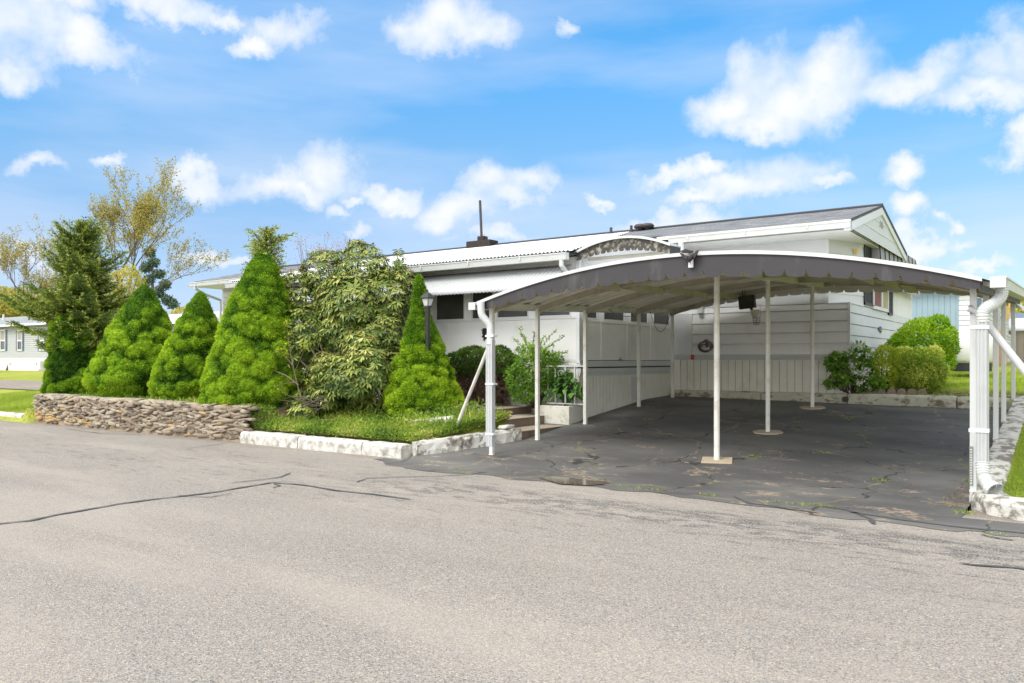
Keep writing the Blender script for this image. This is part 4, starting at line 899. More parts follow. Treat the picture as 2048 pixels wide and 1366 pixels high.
g = MB(); g.tube(F_[:-8], [.058+.007*(k % 2) for k in range(len(F_)-8)], 14, caps=False); g.tube(F_[-9:], [.074]*8+[.077], 16, caps=False); g.tube(F_[-9:], [.068]*9, 16, caps=False); g.build('downspout_foot', 'white_alu_worn', C)
c = onD(1946, 920, 7.95); g = MB(); g.box(-.873, -.840, 9.262, 9.268, onY(1946, 971, 9.26)[2], onY(1946, 893, 9.26)[2]); st_ = g.build('perforated_strap', 'galv', C)
g = MB(); z = onY(1946, 968, 9.26)[2]
while z < onY(1946, 896, 9.26)[2]: g.box(-.862, -.850, 9.2585, 9.262, z, z+.012); z += .026
g.build('strap_slots', 'white_clean', st_)
# drooping wires on the left beam
def cable(a, b_, sag, lab, nm='cable'):
    a, b_ = np.array(a), np.array(b_); pts = [a*(1-t)+b_*t-np.array((0, 0, sag*4*t*(1-t))) for t in np.linspace(0, 1, 16)]
    g = MB(); g.tube(pts, .0055, 5); tag(g.build(nm, 'cable_grey'), lab, 'cable')
cable((-6.85, 12.75, .91), (-6.85, 14.1, .96), .125, 'thin drooping cable loop under the left carport beam, nearer the road')
cable((-6.85, 14.45, .98), (-6.85, 15.45, 1.0), .42, 'deep hanging cable loop near the back left corner of the carport')
# ------------------------------------------------------------------ railing
T = thing('railing', 'short white metal railing with a scroll in front of the hosta plant', 'railing', (-7.35, 12.0, -1.1))
RY = 12.0; xr0 = onY(1094, 733, RY)[0]; xr1 = -6.93; zt = -.105; zb = onY(1150, 808, RY)[2]
g = MB(); g.box(xr0, xr1, RY-.02, RY+.02, zt-.015, zt+.010); g.build('top_rail', 'white_alu_worn', T, .003)
g = MB(); g.box(xr0, xr1, RY-.012, RY+.012, zb-.01, zb+.01); g.build('bottom_rail', 'white_alu_worn', T)
for px in (1096, 1111, 1131, 1149.5): x = onY(px, 760, RY)[0]; g = MB(); g.box(x-.011, x+.011, RY-.011, RY+.011, zb+.011, zt-.016); g.build('baluster', 'white_alu_worn', T)
c = onY(1121, 748, RY); g = MB(); pts = [(c[0]+math.cos(a)*r_, RY, c[2]+math.sin(a)*r_) for a, r_ in zip(np.linspace(-1.6, 7.6, 40), np.linspace(.085, .018, 40))]; g.tube(pts, .006, 6); g.build('scroll', 'white_alu_worn', T)

# floodlight hung under the back of the carport, with a wire cage below
T = thing('floodlight', 'black square floodlight on a white fixture under the back of the carport', 'lamp', onY(1493, 604, 15.3))
def tilt(c, dx, dy, dz, a):  # small in-plane roll
    return (c[0]+dx*math.cos(a)-dz*math.sin(a), c[1]+dy, c[2]+dx*math.sin(a)+dz*math.cos(a))
c = onY(1493, 604, 15.3); A_ = .09
g = MB(); hw, hh = .155, .125
def tb(x0, x1, y0, y1, z0, z1): g.hexa([tilt(c, *q, A_) for q in ((x0, y0, z0), (x1, y0, z0), (x1, y1, z0), (x0, y1, z0), (x0, y0, z1), (x1, y0, z1), (x1, y1, z1), (x0, y1, z1))])
tb(-hw, hw, .02, .09, -hh, hh); tb(-hw, hw, -.01, .02, hh-.025, hh); tb(-hw, hw, -.01, .02, -hh, -hh+.025); tb(-hw, -hw+.025, -.01, .02, -hh+.025, hh-.025); tb(hw-.025, hw, -.01, .02, -hh+.025, hh-.025); g.build('housing', 'black_metal', T)
g = MB(); tb(-hw+.024, hw-.024, .008, .0195, -hh+.024, hh-.024); g.build('lens', 'glass_dark', T)
g = MB(); g.tube([tilt(c, .06, .05, -hh, A_), tilt(c, .085, .05, -hh-.05, A_)], .025, 8); g.build('swivel', 'black_metal', T)
c2 = onY(1508, 624, 15.3); g = MB(); g.lathe((c2[0], 15.35, c2[2]), [(.085, .045), (.085, .03), (.065, -.07), (.05, -.075), (.05, -.12), (.0, -.12)], 14); g.build('fixture', 'cream_paint', T, smooth=True)
c3 = onY(1511, 640, 15.3); g = MB()
for a in np.linspace(0, 2*math.pi, 7)[:-1]:
    g.tube([(c3[0]+.07*math.cos(a), 15.35+.07*math.sin(a), c3[2]+.06), (c3[0]+.07*math.cos(a), 15.35+.07*math.sin(a), c3[2]-.03), (c3[0]+.045*math.cos(a), 15.35+.045*math.sin(a), c3[2]-.085), (c3[0], 15.35, c3[2]-.10)], .004, 4)
for zz, r_ in ((.0, .07), (.04, .07), (-.04, .068)): g.tube([(c3[0]+r_*math.cos(a), 15.35+r_*math.sin(a), c3[2]+zz) for a in np.linspace(0, 2*math.pi, 17)], .0035, 4)
g.tube([(c3[0]+.075, 15.35, c3[2]+.05), (c3[0]+.075, 15.35, c3[2]+.30), (c3[0]-.0, 15.35, c3[2]+.31), (c3[0]-.0, 15.35, c3[2]+.22)], .004, 4)
g.tube([(c3[0], 15.35, c3[2]+.02), (c3[0]+.0, 15.35, c3[2]-.02), (c3[0]+.03, 15.35, c3[2]-.06), (c3[0]-.03, 15.35, c3[2]-.06), (c3[0], 15.35, c3[2]-.02)], .006, 5)
g.build('wire_cage', 'galv', T)
g = MB(); g.tube([(c[0]-.09, 15.35, c[2]+.10), (c[0]-.1, 15.35, c[2]+.45)], .008, 6); g.tube([(c[0]-.05, 15.35, c[2]+.10), (c[0]-.05, 15.35, c[2]+.45)], .006, 6); g.build('hanger_rod', 'vent_metal', T)
c = onY(1668, 580, 15.2); g = MB(); g.tube([(c[0], 15.2, c[2]-.02), (c[0], 15.2, c[2]+.12)], .006, 6); g.box(c[0]-.035, c[0]+.02, 15.18, 15.22, c[2]-.045, c[2]-.012); tag(g.build('roof_hook', 'white_clean'), 'small white hook hanging from the carport ceiling by the third round post', 'hook')

# garden hose coiled on its hanger
T = thing('garden_hose', 'grey garden hose coiled on a wall hanger above the white belt trim', 'hose', onY(1411, 695, YF-.08))
c = onY(1411, 693, YF-.1)
g = MB()
for k in range(9):
    wd_, top, bot = .155-.006*(k % 4), .125-.008*(k % 5), -.11-.004*k; y = YF-.06-.010*k
    pts = []
    for a in np.linspace(0, 2*math.pi, 25):
        s_ = math.sin(a); q = math.cos(a); xx = q*wd_*(.55 if s_ > .6 else 1)*(1-.35*max(0, s_)); zz = top*s_ if s_ > 0 else -bot*s_
        pts.append((c[0]+xx+random.uniform(-.006, .006), y+random.uniform(-.004, .004), c[2]+zz+.02))
    g.tube(sm(pts, 2), .0105, 6, caps=False)
g.tube(sm([(c[0]-.12, YF-.1, c[2]-.03), (c[0]-.06, YF-.13, c[2]+.03), (c[0]+.02, YF-.13, c[2]+.04), (c[0]+.1, YF-.13, c[2]-.0), (c[0]+.13, YF-.12, c[2]-.07)]), .013, 6)
g.build('hose_coil', 'hose', T, smooth=True)
g = MB(); g.prism([(c[0]-.04, YF-.02, c[2]+.13), (c[0]+.04, YF-.02, c[2]+.13), (c[0]+.02, YF-.02, c[2]-.02), (c[0]-.02, YF-.02, c[2]-.02)], (0, -.012, 0)); g.beam((c[0], YF-.02, c[2]+.12), (c[0], YF-.18, c[2]+.12), .02, .02); g.box(c[0]-.1, c[0]+.1, YF-.19, YF-.17, c[2]+.03, c[2]+.05); g.build('hanger', 'hose', T)

# eagle ornament on the front of the carport
c = onY(1379, 520, 8.95)
T = thing('eagle_ornament', 'dark spread winged eagle ornament on a white bracket at the carport rim', 'ornament', c)
kx = 8.95/ray(1379, 520)[1]/1600
def ep(x, y, d=0): q = onY(x, y, 8.95-d); return (q[0], q[1], q[2])
g = MB(); g.box(*[ep(1375.5, 500)[0], ep(1385, 500)[0]], 8.962, 8.984, ep(1380, 535)[2], ep(1380, 503)[2]); g.build('bracket', 'white_clean', T, .003)
g = MB()
for pts in ([(1376, 520), (1369, 517), (1363, 510), (1360, 505), (1366, 507), (1372, 511), (1377, 515)], [(1383, 520), (1391, 517), (1395, 510), (1398.5, 500), (1393, 503), (1388, 507), (1382, 512)]):
    g.prism([ep(x, y, .0) for x, y in pts], (0, -.03, .0))
g.build('wing', 'eagle_dark', T, .004)
g = MB(); g.tube([ep(1379, 523, .02), ep(1380, 518, .05), ep(1381, 513, .05), ep(1380, 509, .06)], [.012, .03, .026, .012], 8)
for dx in (-2, 2): g.tube([ep(1379+dx, 520, .02), ep(1378+dx, 526, .03)], [.010, .004], 5)
g.build('body', 'eagle_dark', T, smooth=True)
g = MB(); g.prism([ep(1364, 502.5, .0), ep(1376, 498.5, .0), ep(1388, 502, .0), ep(1386, 506, 0), ep(1366, 506.5, 0)], (0, -.05, -.0)); g.build('backplate', 'black_metal', T, .004)

# wall plaques
def plaque(name, pts, fn, off, mt, lab, cat='ornament'):
    g = MB(); g.prism([fn(x, y) for x, y in pts], off); return tag(g.build(name, mt), lab, cat)
plaque('silhouette_plaque', [(963.5, 674), (966, 670), (964.5, 666), (965, 661), (963, 661), (963, 659.5), (965.5, 659), (966, 656.5), (973, 656.5), (973, 659), (975.5, 660), (975, 661.5), (973, 662), (973.5, 665), (972, 668), (974, 675), (970, 679), (966, 682), (968, 676)], lambda x, y: tuple(onY(x, y, PY-.012)), (0, -.008, 0), 'black_metal', 'small black cut-out plaque of a hatted head in profile on the porch wall')
XW = XG+.02
T = thing('butterfly_ornament', 'small yellow wall ornament beside the black shutter', 'ornament', onX(1710, 500, XG-.1))
def onang(x, y, o=.03):  # on the chamfered wall
    nn = np.array((B_[1]-A_[1], -(B_[0]-A_[0]))); nn = nn/np.linalg.norm(nn); d = ray(x, y); t_ = (nn@A_+o)/(nn@d[:2]); return tuple(d*t_)
A_ = np.array((-3.97, YF)); B_ = np.array((XG, 17.6))
for pts in ([(1706, 497), (1709, 498), (1710.5, 505), (1709, 509.5), (1707, 503)], [(1711, 498), (1713, 496.5), (1715.5, 497), (1715, 505), (1712.5, 509.5), (1711.2, 505)]):
    g = MB(); g.prism([onang(x, y) for x, y in pts], (.01, 0, 0)); g.build('wing', 'yellow_paint', T)
plaque('lizard_ornament', [(1755.5, 654), (1757, 658), (1759, 656), (1759, 653), (1762, 653), (1762.5, 658), (1763, 663), (1761, 666), (1760, 662), (1757.5, 660)], lambda x, y: tuple(onX(x, y, XG+.018)), (.012, 0, 0), 'black_metal', 'small black ornament on the gable wall left of the round green bush')

# lamp post
LX, LY = -9.02, 10.32
T = thing('lamp_post', 'black post lantern rising out of the cone shaped spruce by the porch', 'lamp', (LX, LY, -.9))
lz = lambda y: onY(855, y, LY)[2]
g = MB(); g.tube([(LX, LY, -.95), (LX, LY, lz(622))], .042, 12); g.tube([(LX, LY, lz(624)), (LX, LY, lz(614))], [.05, .05], 12); g.tube([(LX, LY, lz(640)), (LX, LY, lz(637))], .047, 12); g.build('post', 'black_metal', T)
def sq(r_, z): return [(LX+sx_*r_, LY+sy__*r_, z) for sx_, sy__ in ((-1, -1), (1, -1), (1, 1), (-1, 1))]
def sqt(g, r0, z0, r1, z1): g.hexa(sq(r0, z0)+sq(r1, z1))
g = MB(); sqt(g, .055, lz(615), .05, lz(611.5)); sqt(g, .09, lz(597.5), .094, lz(596)); sqt(g, .094, lz(596)+.0005, .05, lz(588.5)); sqt(g, .05, lz(588.5)+.0005, .025, lz(585.5)); g.tube([(LX, LY, lz(586)), (LX, LY, lz(579))], [.018, .006], 8)
for sx_, sy__ in ((-1, -1), (1, -1), (1, 1), (-1, 1)): g.beam((LX+sx_*.048, LY+sy__*.048, lz(611.5)), (LX+sx_*.076, LY+sy__*.076, lz(597.5)), .012, .012)
lf = g.build('lantern_frame', 'black_metal', T); g = MB(); sqt(g, .044, lz(611.4), .07, lz(597.6)); g.build('lantern_glass', 'lamp_glass', lf)

# chimney on the ridge
c = onY(962, 500, 18.0); k_ = 18.0/ray(962, 500)[1]/1600
T = thing('chimney', 'low brown chimney box with a tall thin black pipe on the porch roof line', 'chimney', (c[0], 18.0, 3.1))
g = MB(); g.box(c[0]-.42, c[0]+.42, 17.85, 18.25, 3.05, RG+.165); g.build('base_box', 'chimney_brown', T, .01)
g = MB(); g.box(c[0]-.06, c[0]+.17, 17.9, 18.1, RG+.166, RG+.29); g.build('stack', 'chimney_brown', T, .01)
tp = onY(960, 401, 18.0); g = MB(); g.tube([(c[0]+.02, 18.0, RG+.27), (tp[0], 18.0, tp[2])], .038, 10); g.build('pipe', 'vent_metal', T)
c4 = onY(971, 489, 18.0); g = MB(); g.tube([(c4[0], 18, RG+.27), (c4[0], 18, c4[2]+.04)], .035, 10); g.build('short_pipe', 'vent_metal', T)

# loose stone by the right kerb and white painted stones in the bed
g = MB(); c = onZ(1914, 971, -1.425); V = stone_at(tuple(c), .05, .03, .022, .2); tag(npmesh('loose_stone', V, IF, 'stone_white', None, smooth=True), 'single white stone lying on the driveway near the right kerb', 'stone')
for px, py, sx_, sz_, lab in ((868, 845, .36, .11, 'long white painted rock half hidden in the weeds behind the front kerb'), (1014, 851, .09, .03, 'rough grey rock at the edge of the bed just left of the brown steps')):
    c = onD(px, py, 12.9 if px < 900 else 12.6); V = stone_at((c[0], c[1], c[2]-.02), sx_, .16, sz_, .1, .12 if px < 900 else 0)
    ob = npmesh('garden_rock', V, IF, 'stone_white', None, smooth=True); tag(ob, lab, 'rock')
# scalloped edging
def edging(x0, y0, dx, dy, n_, z, lab):
    T = thing('edging_stones', lab, 'edging', (x0, y0, z))
    for k in range(n_):
        g = MB(); c = np.array((x0+dx*k, y0+dy*k)); L_ = math.hypot(dx, dy); u = np.array((dx, dy))/L_
        pts = [(*(c+u*L_*.47*math.cos(a)), z+.02+.085*math.sin(a)) for a in np.linspace(0, math.pi, 9)]+[(*(c-u*L_*.47), z-.1), (*(c+u*L_*.47), z-.1)]
        nn = np.array((-u[1], u[0]))*.05; g.prism(pts, (nn[0], nn[1], 0)); g.build('edging_stone', 'edging_stone', T, .006)
edging(-10.1, 12.22, .19, 0, 8, -.84, 'scalloped stone edging at the back of the top step under the hedge')
edging(-3.35, 16.42, .17, .03, 7, -.64, 'scalloped stone edging behind the rear kerb below the flowering shrubs')

# ------------------------------------------------------------------ neighbours
T = thing('neighbour_house', 'grey sided house with blue shutters and white skirting at the far left', 'house', (-50, 24, -.6))
YN = 21.0; x0, x1 = -62, onY(128, 700, YN)[0]
nz_ = lambda py, px=40: onY(px, py, YN)[2]
g = MB(); clap(g, x0, x1, YN, nz_(716), 2.02, .115); g.build('front_wall', 'grey_siding', T)
g = MB(); clap(g, YN, YN+5, x1, nz_(716), 2.02, .115, 'y'); g.box(x0, x1-.02, YN+.05, YN+5, -.7, 2.0); g.build('side_wall', 'grey_siding', T)
g = MB(); g.box(x0, x1+.02, YN-.03, YN+5, -.75, nz_(717)); g.box(x0, x1+.03, YN-.05, YN, nz_(719), nz_(716.5)); g.build('skirting', 'white_clean', T)
g = MB(); g.poly([(x0, YN-.35, 2.0), (x1+.3, YN-.35, 2.0), (x1+.3, YN+2.5, 2.75), (x0, YN+2.5, 2.75)]); g.poly([(x0, YN+5.3, 2.0), (x1+.3, YN+5.3, 2.0), (x1+.3, YN+2.5, 2.75), (x0, YN+2.5, 2.75)][::-1]); g.poly([(x1, YN, 2.0), (x1, YN+5, 2.0), (x1, YN+2.5, 2.7)]); g.build('roof', 'roof_grey', T)
g = MB(); g.box(x0, x1+.3, YN-.37, YN-.34, 1.90, 2.02); g.build('fascia', 'white_clean', T)
for px in (7.5, 41, 85, -30):
    w_ = 4.7; xa, xb = onY(px-w_, 680, YN)[0], onY(px+w_, 680, YN)[0]; za, zb = nz_(701.5, px), nz_(659.5, px); zm = (za+zb)/2-.02
    g = MB(); 
    for (a, b_, c_, d_) in ((xa, xb, za, za+.07), (xa, xb, zb-.07, zb), (xa, xa+.05, za+.07, zb-.07), (xb-.05, xb, za+.07, zb-.07), (xa+.05, xb-.05, zm-.04, zm+.04)): g.box(a, b_, YN-.06, YN-.016, c_, d_)
    wo = g.build('window', 'white_clean', T); g = MB(); g.box(xa+.05, xb-.05, YN-.03, YN-.018, za+.07, zm-.04); g.build('pane', 'glass_dark', wo); g = MB(); g.box(xa+.05, xb-.05, YN-.03, YN-.018, zm+.04, zb-.07); g.build('blind', 'leafless_blind' if False else 'shed_tan', wo)
    for s0, s1 in ((xa-.17, xa-.02), (xb+.02, xb+.17)): g = MB(); g.box(s0, s1, YN-.05, YN-.015, za, zb); g.build('shutter', 'slate_blue', T)
for px in (20, 73): c = onY(px, 728, YN-.04); g = MB(); g.box(c[0]-.06, c[0]+.06, YN-.05, YN-.03, c[2]-.06, c[2]+.06); g.build('skirting_vent', 'shed_tan', T)
c = onY(7, 646, YN+1.6); g = MB(); g.tube([(c[0], YN+1.6, 2.45), (c[0], YN+1.6, 2.85)], .06, 8); g.build('vent_pipe', 'white_clean', T)
xa, xb = onY(80, 730, YN-1)[0], onY(97, 730, YN-1)[0]; zb = onY(88, 740, YN-1)[2]
T = thing('air_conditioner', 'boxy light grey air conditioner unit against the white skirting of the far left house', 'air conditioner', (xa, YN-.8, zb))
g = MB(); g.box(xa, xb, YN-1, YN-.3, zb+.03, zb+.52); g.build('case', 'white_alu', T, .02)
g = MB(); 
for k in range(8): g.box(xa+.03, xb-.03, YN-1.01, YN-1.002, zb+.08+k*.05, zb+.095+k*.05)
g.build('grille', 'vent_metal', T)
g = MB(); g.box(xa-.05, xb+.05, YN-1.05, YN-.25, zb-.1, zb+.028); g.build('pad', 'concrete', T)

# right side neighbour: blue ribbed section then white siding
T = thing('neighbour_house', 'light blue and white house behind the round bush at the right', 'house', (-3.5, 30, -.3))
YR = 27.0; xb0 = onY(1770, 650, YR)[0]; xb1 = onY(1918, 650, YR)[0]; xb2 = onY(1962, 650, YR)[0]
g = MB(); x = xb0-3
while x < xb1-.01: g.box(x, min(x+.135, xb1), YR-.012, YR+.05, -.6, 2.30); g.box(min(x+.135, xb1), min(x+.15, xb1), YR, YR+.05, -.6, 2.30); x += .15
g.box(xb0-3, xb1, YR+.051, YR+6, -.6, 2.3); g.build('blue_wall', 'blue_siding', T)
g = MB(); clap(g, xb1+.001, xb2, YR, onY(1930, 715, YR)[2]+.35, 2.32, .15); g.build('front_wall', 'white_clean', T)
g = MB(); clap(g, xb1+.001, xb2, YR-.001, -.6, onY(1930, 715, YR)[2]+.35, .15); g.build('front_wall', 'blue_siding', T)
g = MB(); clap(g, YR, YR+15, xb2, -.5, 2.32, .15, 'y'); g.box(xb1+.01, xb2-.02, YR+.06, YR+15, -.6, 2.3); g.build('side_wall', 'white_clean', T)
xm_ = (xb1-3+xb2)/2
g = MB(); g.poly([(xb1-4, YR-.3, 2.3), (xb2+.4, YR-.3, 2.3), (xb2+.4, YR+3, 2.35), (xb1-4, YR+3, 2.35)]); g.poly([(xb1-4, YR+15, 2.3), (xb2+.4, YR+15, 2.3), (xb2+.4, YR+3, 2.35), (xb1-4, YR+3, 2.35)][::-1]); g.build('roof', 'roof_grey', T)
g = MB(); g.box(xb1-4, xb2+.4, YR-.33, YR-.29, 2.18, 2.33); g.box(xb2+.38, xb2+.42, YR-.3, YR+15, 2.18, 2.33); g.build('fascia', 'white_clean', T)
xa, xb = onY(1951, 650, YR)[0]-.05, onY(1957, 650, YR)[0]+.08; g = MB(); g.box(xa, xb, YR-.05, YR-.016, onY(1955, 614, YR)[2], onY(1955, 596, YR)[2]); g.build('shutter', 'slate_blue', T)
for p0, p1, t_, b_ in ((1998, 2003, 632, 666), (2014, 2019, 634, 668)):
    ya, yb_ = onX(p0, 650, xb2)[1], onX(p1, 650, xb2)[1]; za, zb = .0, 0; zc = onX(p0, b_, xb2)[2]; zd = onX(p0, t_, xb2)[2]
    g = MB(); g.box(xb2+.01, xb2+.05, ya-.12, yb_+.12, zc-.1, zd+.1); wo = g.build('window', 'white_clean', T); g = MB(); g.box(xb2+.051, xb2+.056, ya, yb_, zc, zd); g.build('pane', 'glass_dark', wo)
# yellow ladder-like framing and stair rail leaning at the side of that house
c0 = onD(2000, 668, 27); T = thing('wooden_steps', 'yellow wooden porch steps and handrails beside the white house at the far right', 'steps', c0)
g = MB(); 
for (a, b_) in (((2012, 640), (2020, 600)), ((2020, 600), (2016, 640)), ((1998, 668), (2006, 650)), ((2004, 645), (2014, 612)), ((2000, 660), (1998, 690))): g.beam(onD(*a, 26.5), onD(*b_, 26.5), .05, .05, (1, 0, 0))
g.build('handrail', 'wood_yellow', T)
g = MB(); a = onD(1983, 722, 26.5); b_ = onD(2006, 690, 26.5); g.box(a[0], b_[0]+.1, a[1], a[1]+.6, -.35, b_[2]); g.build('step_box', 'clay_box', T, .01)
g = MB(); a = onD(1979, 688, 26.4); b_ = onD(1998, 681, 26.4); g.box(a[0], b_[0]+.1, a[1]-.1, a[1]+.7, a[2], b_[2]); g.build('landing', 'wood_yellow', T, .01)
# tank
c = onY(1926, 700, 22.0); T = thing('propane_tank', 'white rounded tank standing on the lawn behind the bushes', 'tank', (c[0], 22.0, -.4))
g = MB(); zb = onY(1926, 733, 22)[2]; zt_ = onY(1926, 655, 22)[2]; r_ = .50; g.lathe((c[0]+.15, 22.4, zb+.05), [(.01, 0), (r_*.8, 0.02), (r_, .12), (r_*1.02, .5), (r_*.95, .75), (r_*.75, zt_-zb-.18), (r_*.4, zt_-zb-.07), (.02, zt_-zb-.05)], 28); g.build('shell', 'tank_white', T, smooth=True)
g = MB(); g.lathe((c[0]+.15, 22.4, zb-.12), [(.42, 0), (.42, .20)], 20); g.build('base_ring', 'trim_dark', T)
# shed
a = onD(2023, 716, 36); T = thing('shed', 'tan metal shed with pale blue roof at the far right edge', 'shed', (a[0]+2, a[1], -.2))
zt_ = onD(2030, 662, 36)[2]; g = MB(); x = a[0]
while x < a[0]+5: g.box(x, x+.2, a[1], a[1]+.05, -.3, zt_); g.box(x+.2, x+.24, a[1]+.015, a[1]+.05, -.3, zt_); x += .24
g.build('wall', 'shed_tan', T); g = MB(); g.hexa([(a[0]-.1, a[1]-.2, zt_), (a[0]+5, a[1]-.2, zt_), (a[0]+5, a[1]+3, zt_+.6), (a[0]-.1, a[1]+3, zt_+.6), (a[0]-.1, a[1]-.2, zt_+.06), (a[0]+5, a[1]-.2, zt_+.06), (a[0]+5, a[1]+3, zt_+.7), (a[0]-.1, a[1]+3, zt_+.7)]); g.build('roof', 'white_alu', T)
a = onD(2024, 660, 60); T = thing('distant_house', 'distant house with dark grey roof above the tan shed', 'house', (a[0]+4, a[1], 0))
g = MB(); g.box(a[0], a[0]+9, a[1], a[1]+8, -.3, 2.6); g.build('wall', 'white_clean', T); g = MB(); g.hexa([(a[0]-.3, a[1]-.4, 2.5), (a[0]+9.3, a[1]-.4, 2.5), (a[0]+9.3, a[1]+8.4, 2.5), (a[0]-.3, a[1]+8.4, 2.5), (a[0]-.3, a[1]+3.9, 3.7), (a[0]+9.3, a[1]+3.9, 3.7), (a[0]+9.3, a[1]+4.1, 3.7), (a[0]-.3, a[1]+4.1, 3.7)]); g.build('roof', 'slate_blue', T)
# sliver of roof showing between two spruce cones
c = onD(360, 628, 48); T = thing('distant_house', 'far house whose pale roof edge shows between two spruce cones', 'house', (c[0], c[1], 0))
g = MB(); g.box(c[0]-6, c[0]+2, c[1], c[1]+6, -.6, c[2]-.5); g.build('wall', 'grey_siding', T); g = MB(); g.hexa([(c[0]-6.4, c[1]-.4, c[2]-.6), (c[0]+2.4, c[1]-.4, c[2]-.6), (c[0]+2.4, c[1]+6.4, c[2]-.6), (c[0]-6.4, c[1]+6.4, c[2]-.6), (c[0]-6.4, c[1]+2.9, c[2]+.3), (c[0]+2.4, c[1]+2.9, c[2]+.3), (c[0]+2.4, c[1]+3.1, c[2]+.3), (c[0]-6.4, c[1]+3.1, c[2]+.3)]); g.build('roof', 'white_clean', T)

# ------------------------------------------------------------------ plants
TO_CAM = lambda p: unit(-np.asarray(p))
def lumps_cone(cx, cy, zb, zt, rad, prof, n_, lean=(0, 0)):
    """lump centres spread over a cone-like surface; returns centres, radii"""
    u = RNG.random(n_)**.72; t = u; th = RNG.random(n_)*2*np.pi
    t = 1-RNG.random(n_)**.62; r_ = rad*np.array([prof(q) for q in t])
    jit = 1+RNG.normal(size=n_)*.07
    c = np.stack([cx+lean[0]*t+np.cos(th)*r_*jit*.87, cy+lean[1]*t+np.sin(th)*r_*jit*.87, zb+(zt-zb)*t*.97], 1)
    R_ = (.09+.13*r_/rad)*RNG.uniform(.6, 1.45, n_)*min(1.25, rad)/.85
    return c, R_
def tufts(C_, R_, n_, size, squash=.72, cull=.86, up=.35, three=3, width=.42, grow=.5):
    """short needles standing on the union of flattened lumps; returns V,F,rnd"""
    k = RNG.choice(len(C_), n_, p=R_**2/np.sum(R_**2)); d = sphere_pts(n_); 
    P = C_[k]+d*R_[k][:, None]*np.array((1, 1, squash))*RNG.uniform(.90, 1.04, n_)[:, None]
    keep = np.ones(n_, bool)
    for j in range(len(C_)):
        q = (P-C_[j])/(R_[j]*np.array((1, 1, squash))); keep &= ~((np.sum(q*q, 1) < cull**2) & (k != j))
    P, d, k = P[keep], d[keep], k[keep]; n2 = len(P)
    lr = RNG.random(len(C_))*.5
    cen = C_.mean(0); outw = unit(np.stack([C_[k][:, 0]-cen[0], C_[k][:, 1]-cen[1], np.full(n2, .35)], 1))
    tip = np.clip(np.sum(d*outw, 1), 0, 1)
    base = .10+lr[k]*.55+grow*tip*.75+RNG.normal(size=n2)*.13
    out_ = []
    for j in range(three):
        D = unit(d+RNG.normal(size=(n2, 3))*.75+np.array((0, 0, up))); L_ = size*RNG.uniform(.6, 1.3, n2)
        out_.append(blades(P, D, L_, L_*width, base+RNG.normal(size=n2)*.06))
    return join(out_)
def core(cx, cy, zb, zt, rad, prof, mt, parent, sc=.86, lean=(0, 0), n_=22):
    g = MB(); P = []
    for t in np.linspace(0, 1, 14):
        r_ = max(.01, rad*prof(t)*sc*.93*(1-.35*t**3)); P.append([(cx+lean[0]*t+r_*math.cos(a)*(1+.06*math.sin(a*5+t*17)), cy+lean[1]*t+r_*math.sin(a)*(1+.06*math.sin(a*5+t*17)), zb+.05+(zt-zb-.15)*t) for a in np.linspace(0, 2*math.pi, n_)])
    g.grid(P); return g.build('inner_crown', mt, parent, smooth=True)
def trunk(x, y, zb, zt, r_, parent, mt='bark'):
    g = MB(); g.tube([(x, y, zb-.1), (x+.01, y, zb+(zt-zb)*.5), (x, y, zt)], [r_, r_*.7, r_*.2], 8); return g.build('trunk', mt, parent)
coneprof = lambda t: min(1, 1.12*max(0, 1-t)**.68)*(1-.2*max(0, .14-t)/.14)
def lumpy(cx, cy, zb, zt, rad, prof, nl, lean=(0, 0), nth=210, nz=170, amp=1.0):
    """closed lumpy cone surface: rounded cushions of foliage with creases between them"""
    H_ = zt-zb; C_, R_ = lumps_cone(cx, cy, zb, zt, rad, prof, int(nl*1.25), lean); R_ = R_*amp*.66
    t = np.linspace(0, 1, nz)[:, None]; th = np.linspace(0, 2*np.pi, nth, endpoint=False)[None]
    pr = np.array([prof(q) for q in t[:, 0]])[:, None]; rr = rad*pr*.89
    P0 = np.stack([cx+lean[0]*t+rr*np.cos(th), cy+lean[1]*t+rr*np.sin(th), np.broadcast_to(zb+H_*t*.985, rr.shape)*np.ones_like(th)], 2).reshape(-1, 3)
    slope = rad*.9/H_; Nn = unit(np.stack([np.cos(th)*np.ones_like(t), np.sin(th)*np.ones_like(t), np.full((nz, nth), slope)*(1+2.5*t**6)], 2).reshape(-1, 3))
    D = np.full(len(P0), -.015)
    for c, r_ in zip(C_, R_):
        c = c-np.array((math.cos(0)*0, 0, 0)); d2 = np.sum((P0-c)**2*np.array((1, 1, 1.35)), 1); m_ = d2 < (r_*1.0)**2
        D[m_] = np.maximum(D[m_], np.sqrt(r_*r_-d2[m_])*.80-.02)
    P1 = P0+Nn*D[:, None]; k2 = RNG.choice(len(P0), int(nl*7)); r2 = RNG.uniform(.024, .055, len(k2)); D2 = np.zeros(len(P0))
    for c, r_ in zip(P1[k2], r2):
        d2 = np.sum((P1-c)**2, 1); m_ = d2 < r_*r_; D2[m_] = np.maximum(D2[m_], np.sqrt(r_*r_-d2[m_])*.62)
    D = D+D2-.01
    Q = P0*13.0; D = D+.010*(np.sin(Q[:, 0]+1.3*np.sin(Q[:, 2]*1.1))*np.cos(Q[:, 1]*1.2+Q[:, 2]))+.007*np.sin(Q[:, 0]*2.7+Q[:, 1]*2.2)*np.sin(Q[:, 2]*2.9)
    D = D*np.repeat(np.clip(pr[:, 0]*1.5, .25, 1), nth)
    return P0+Nn*D[:, None], Nn, D, C_, R_
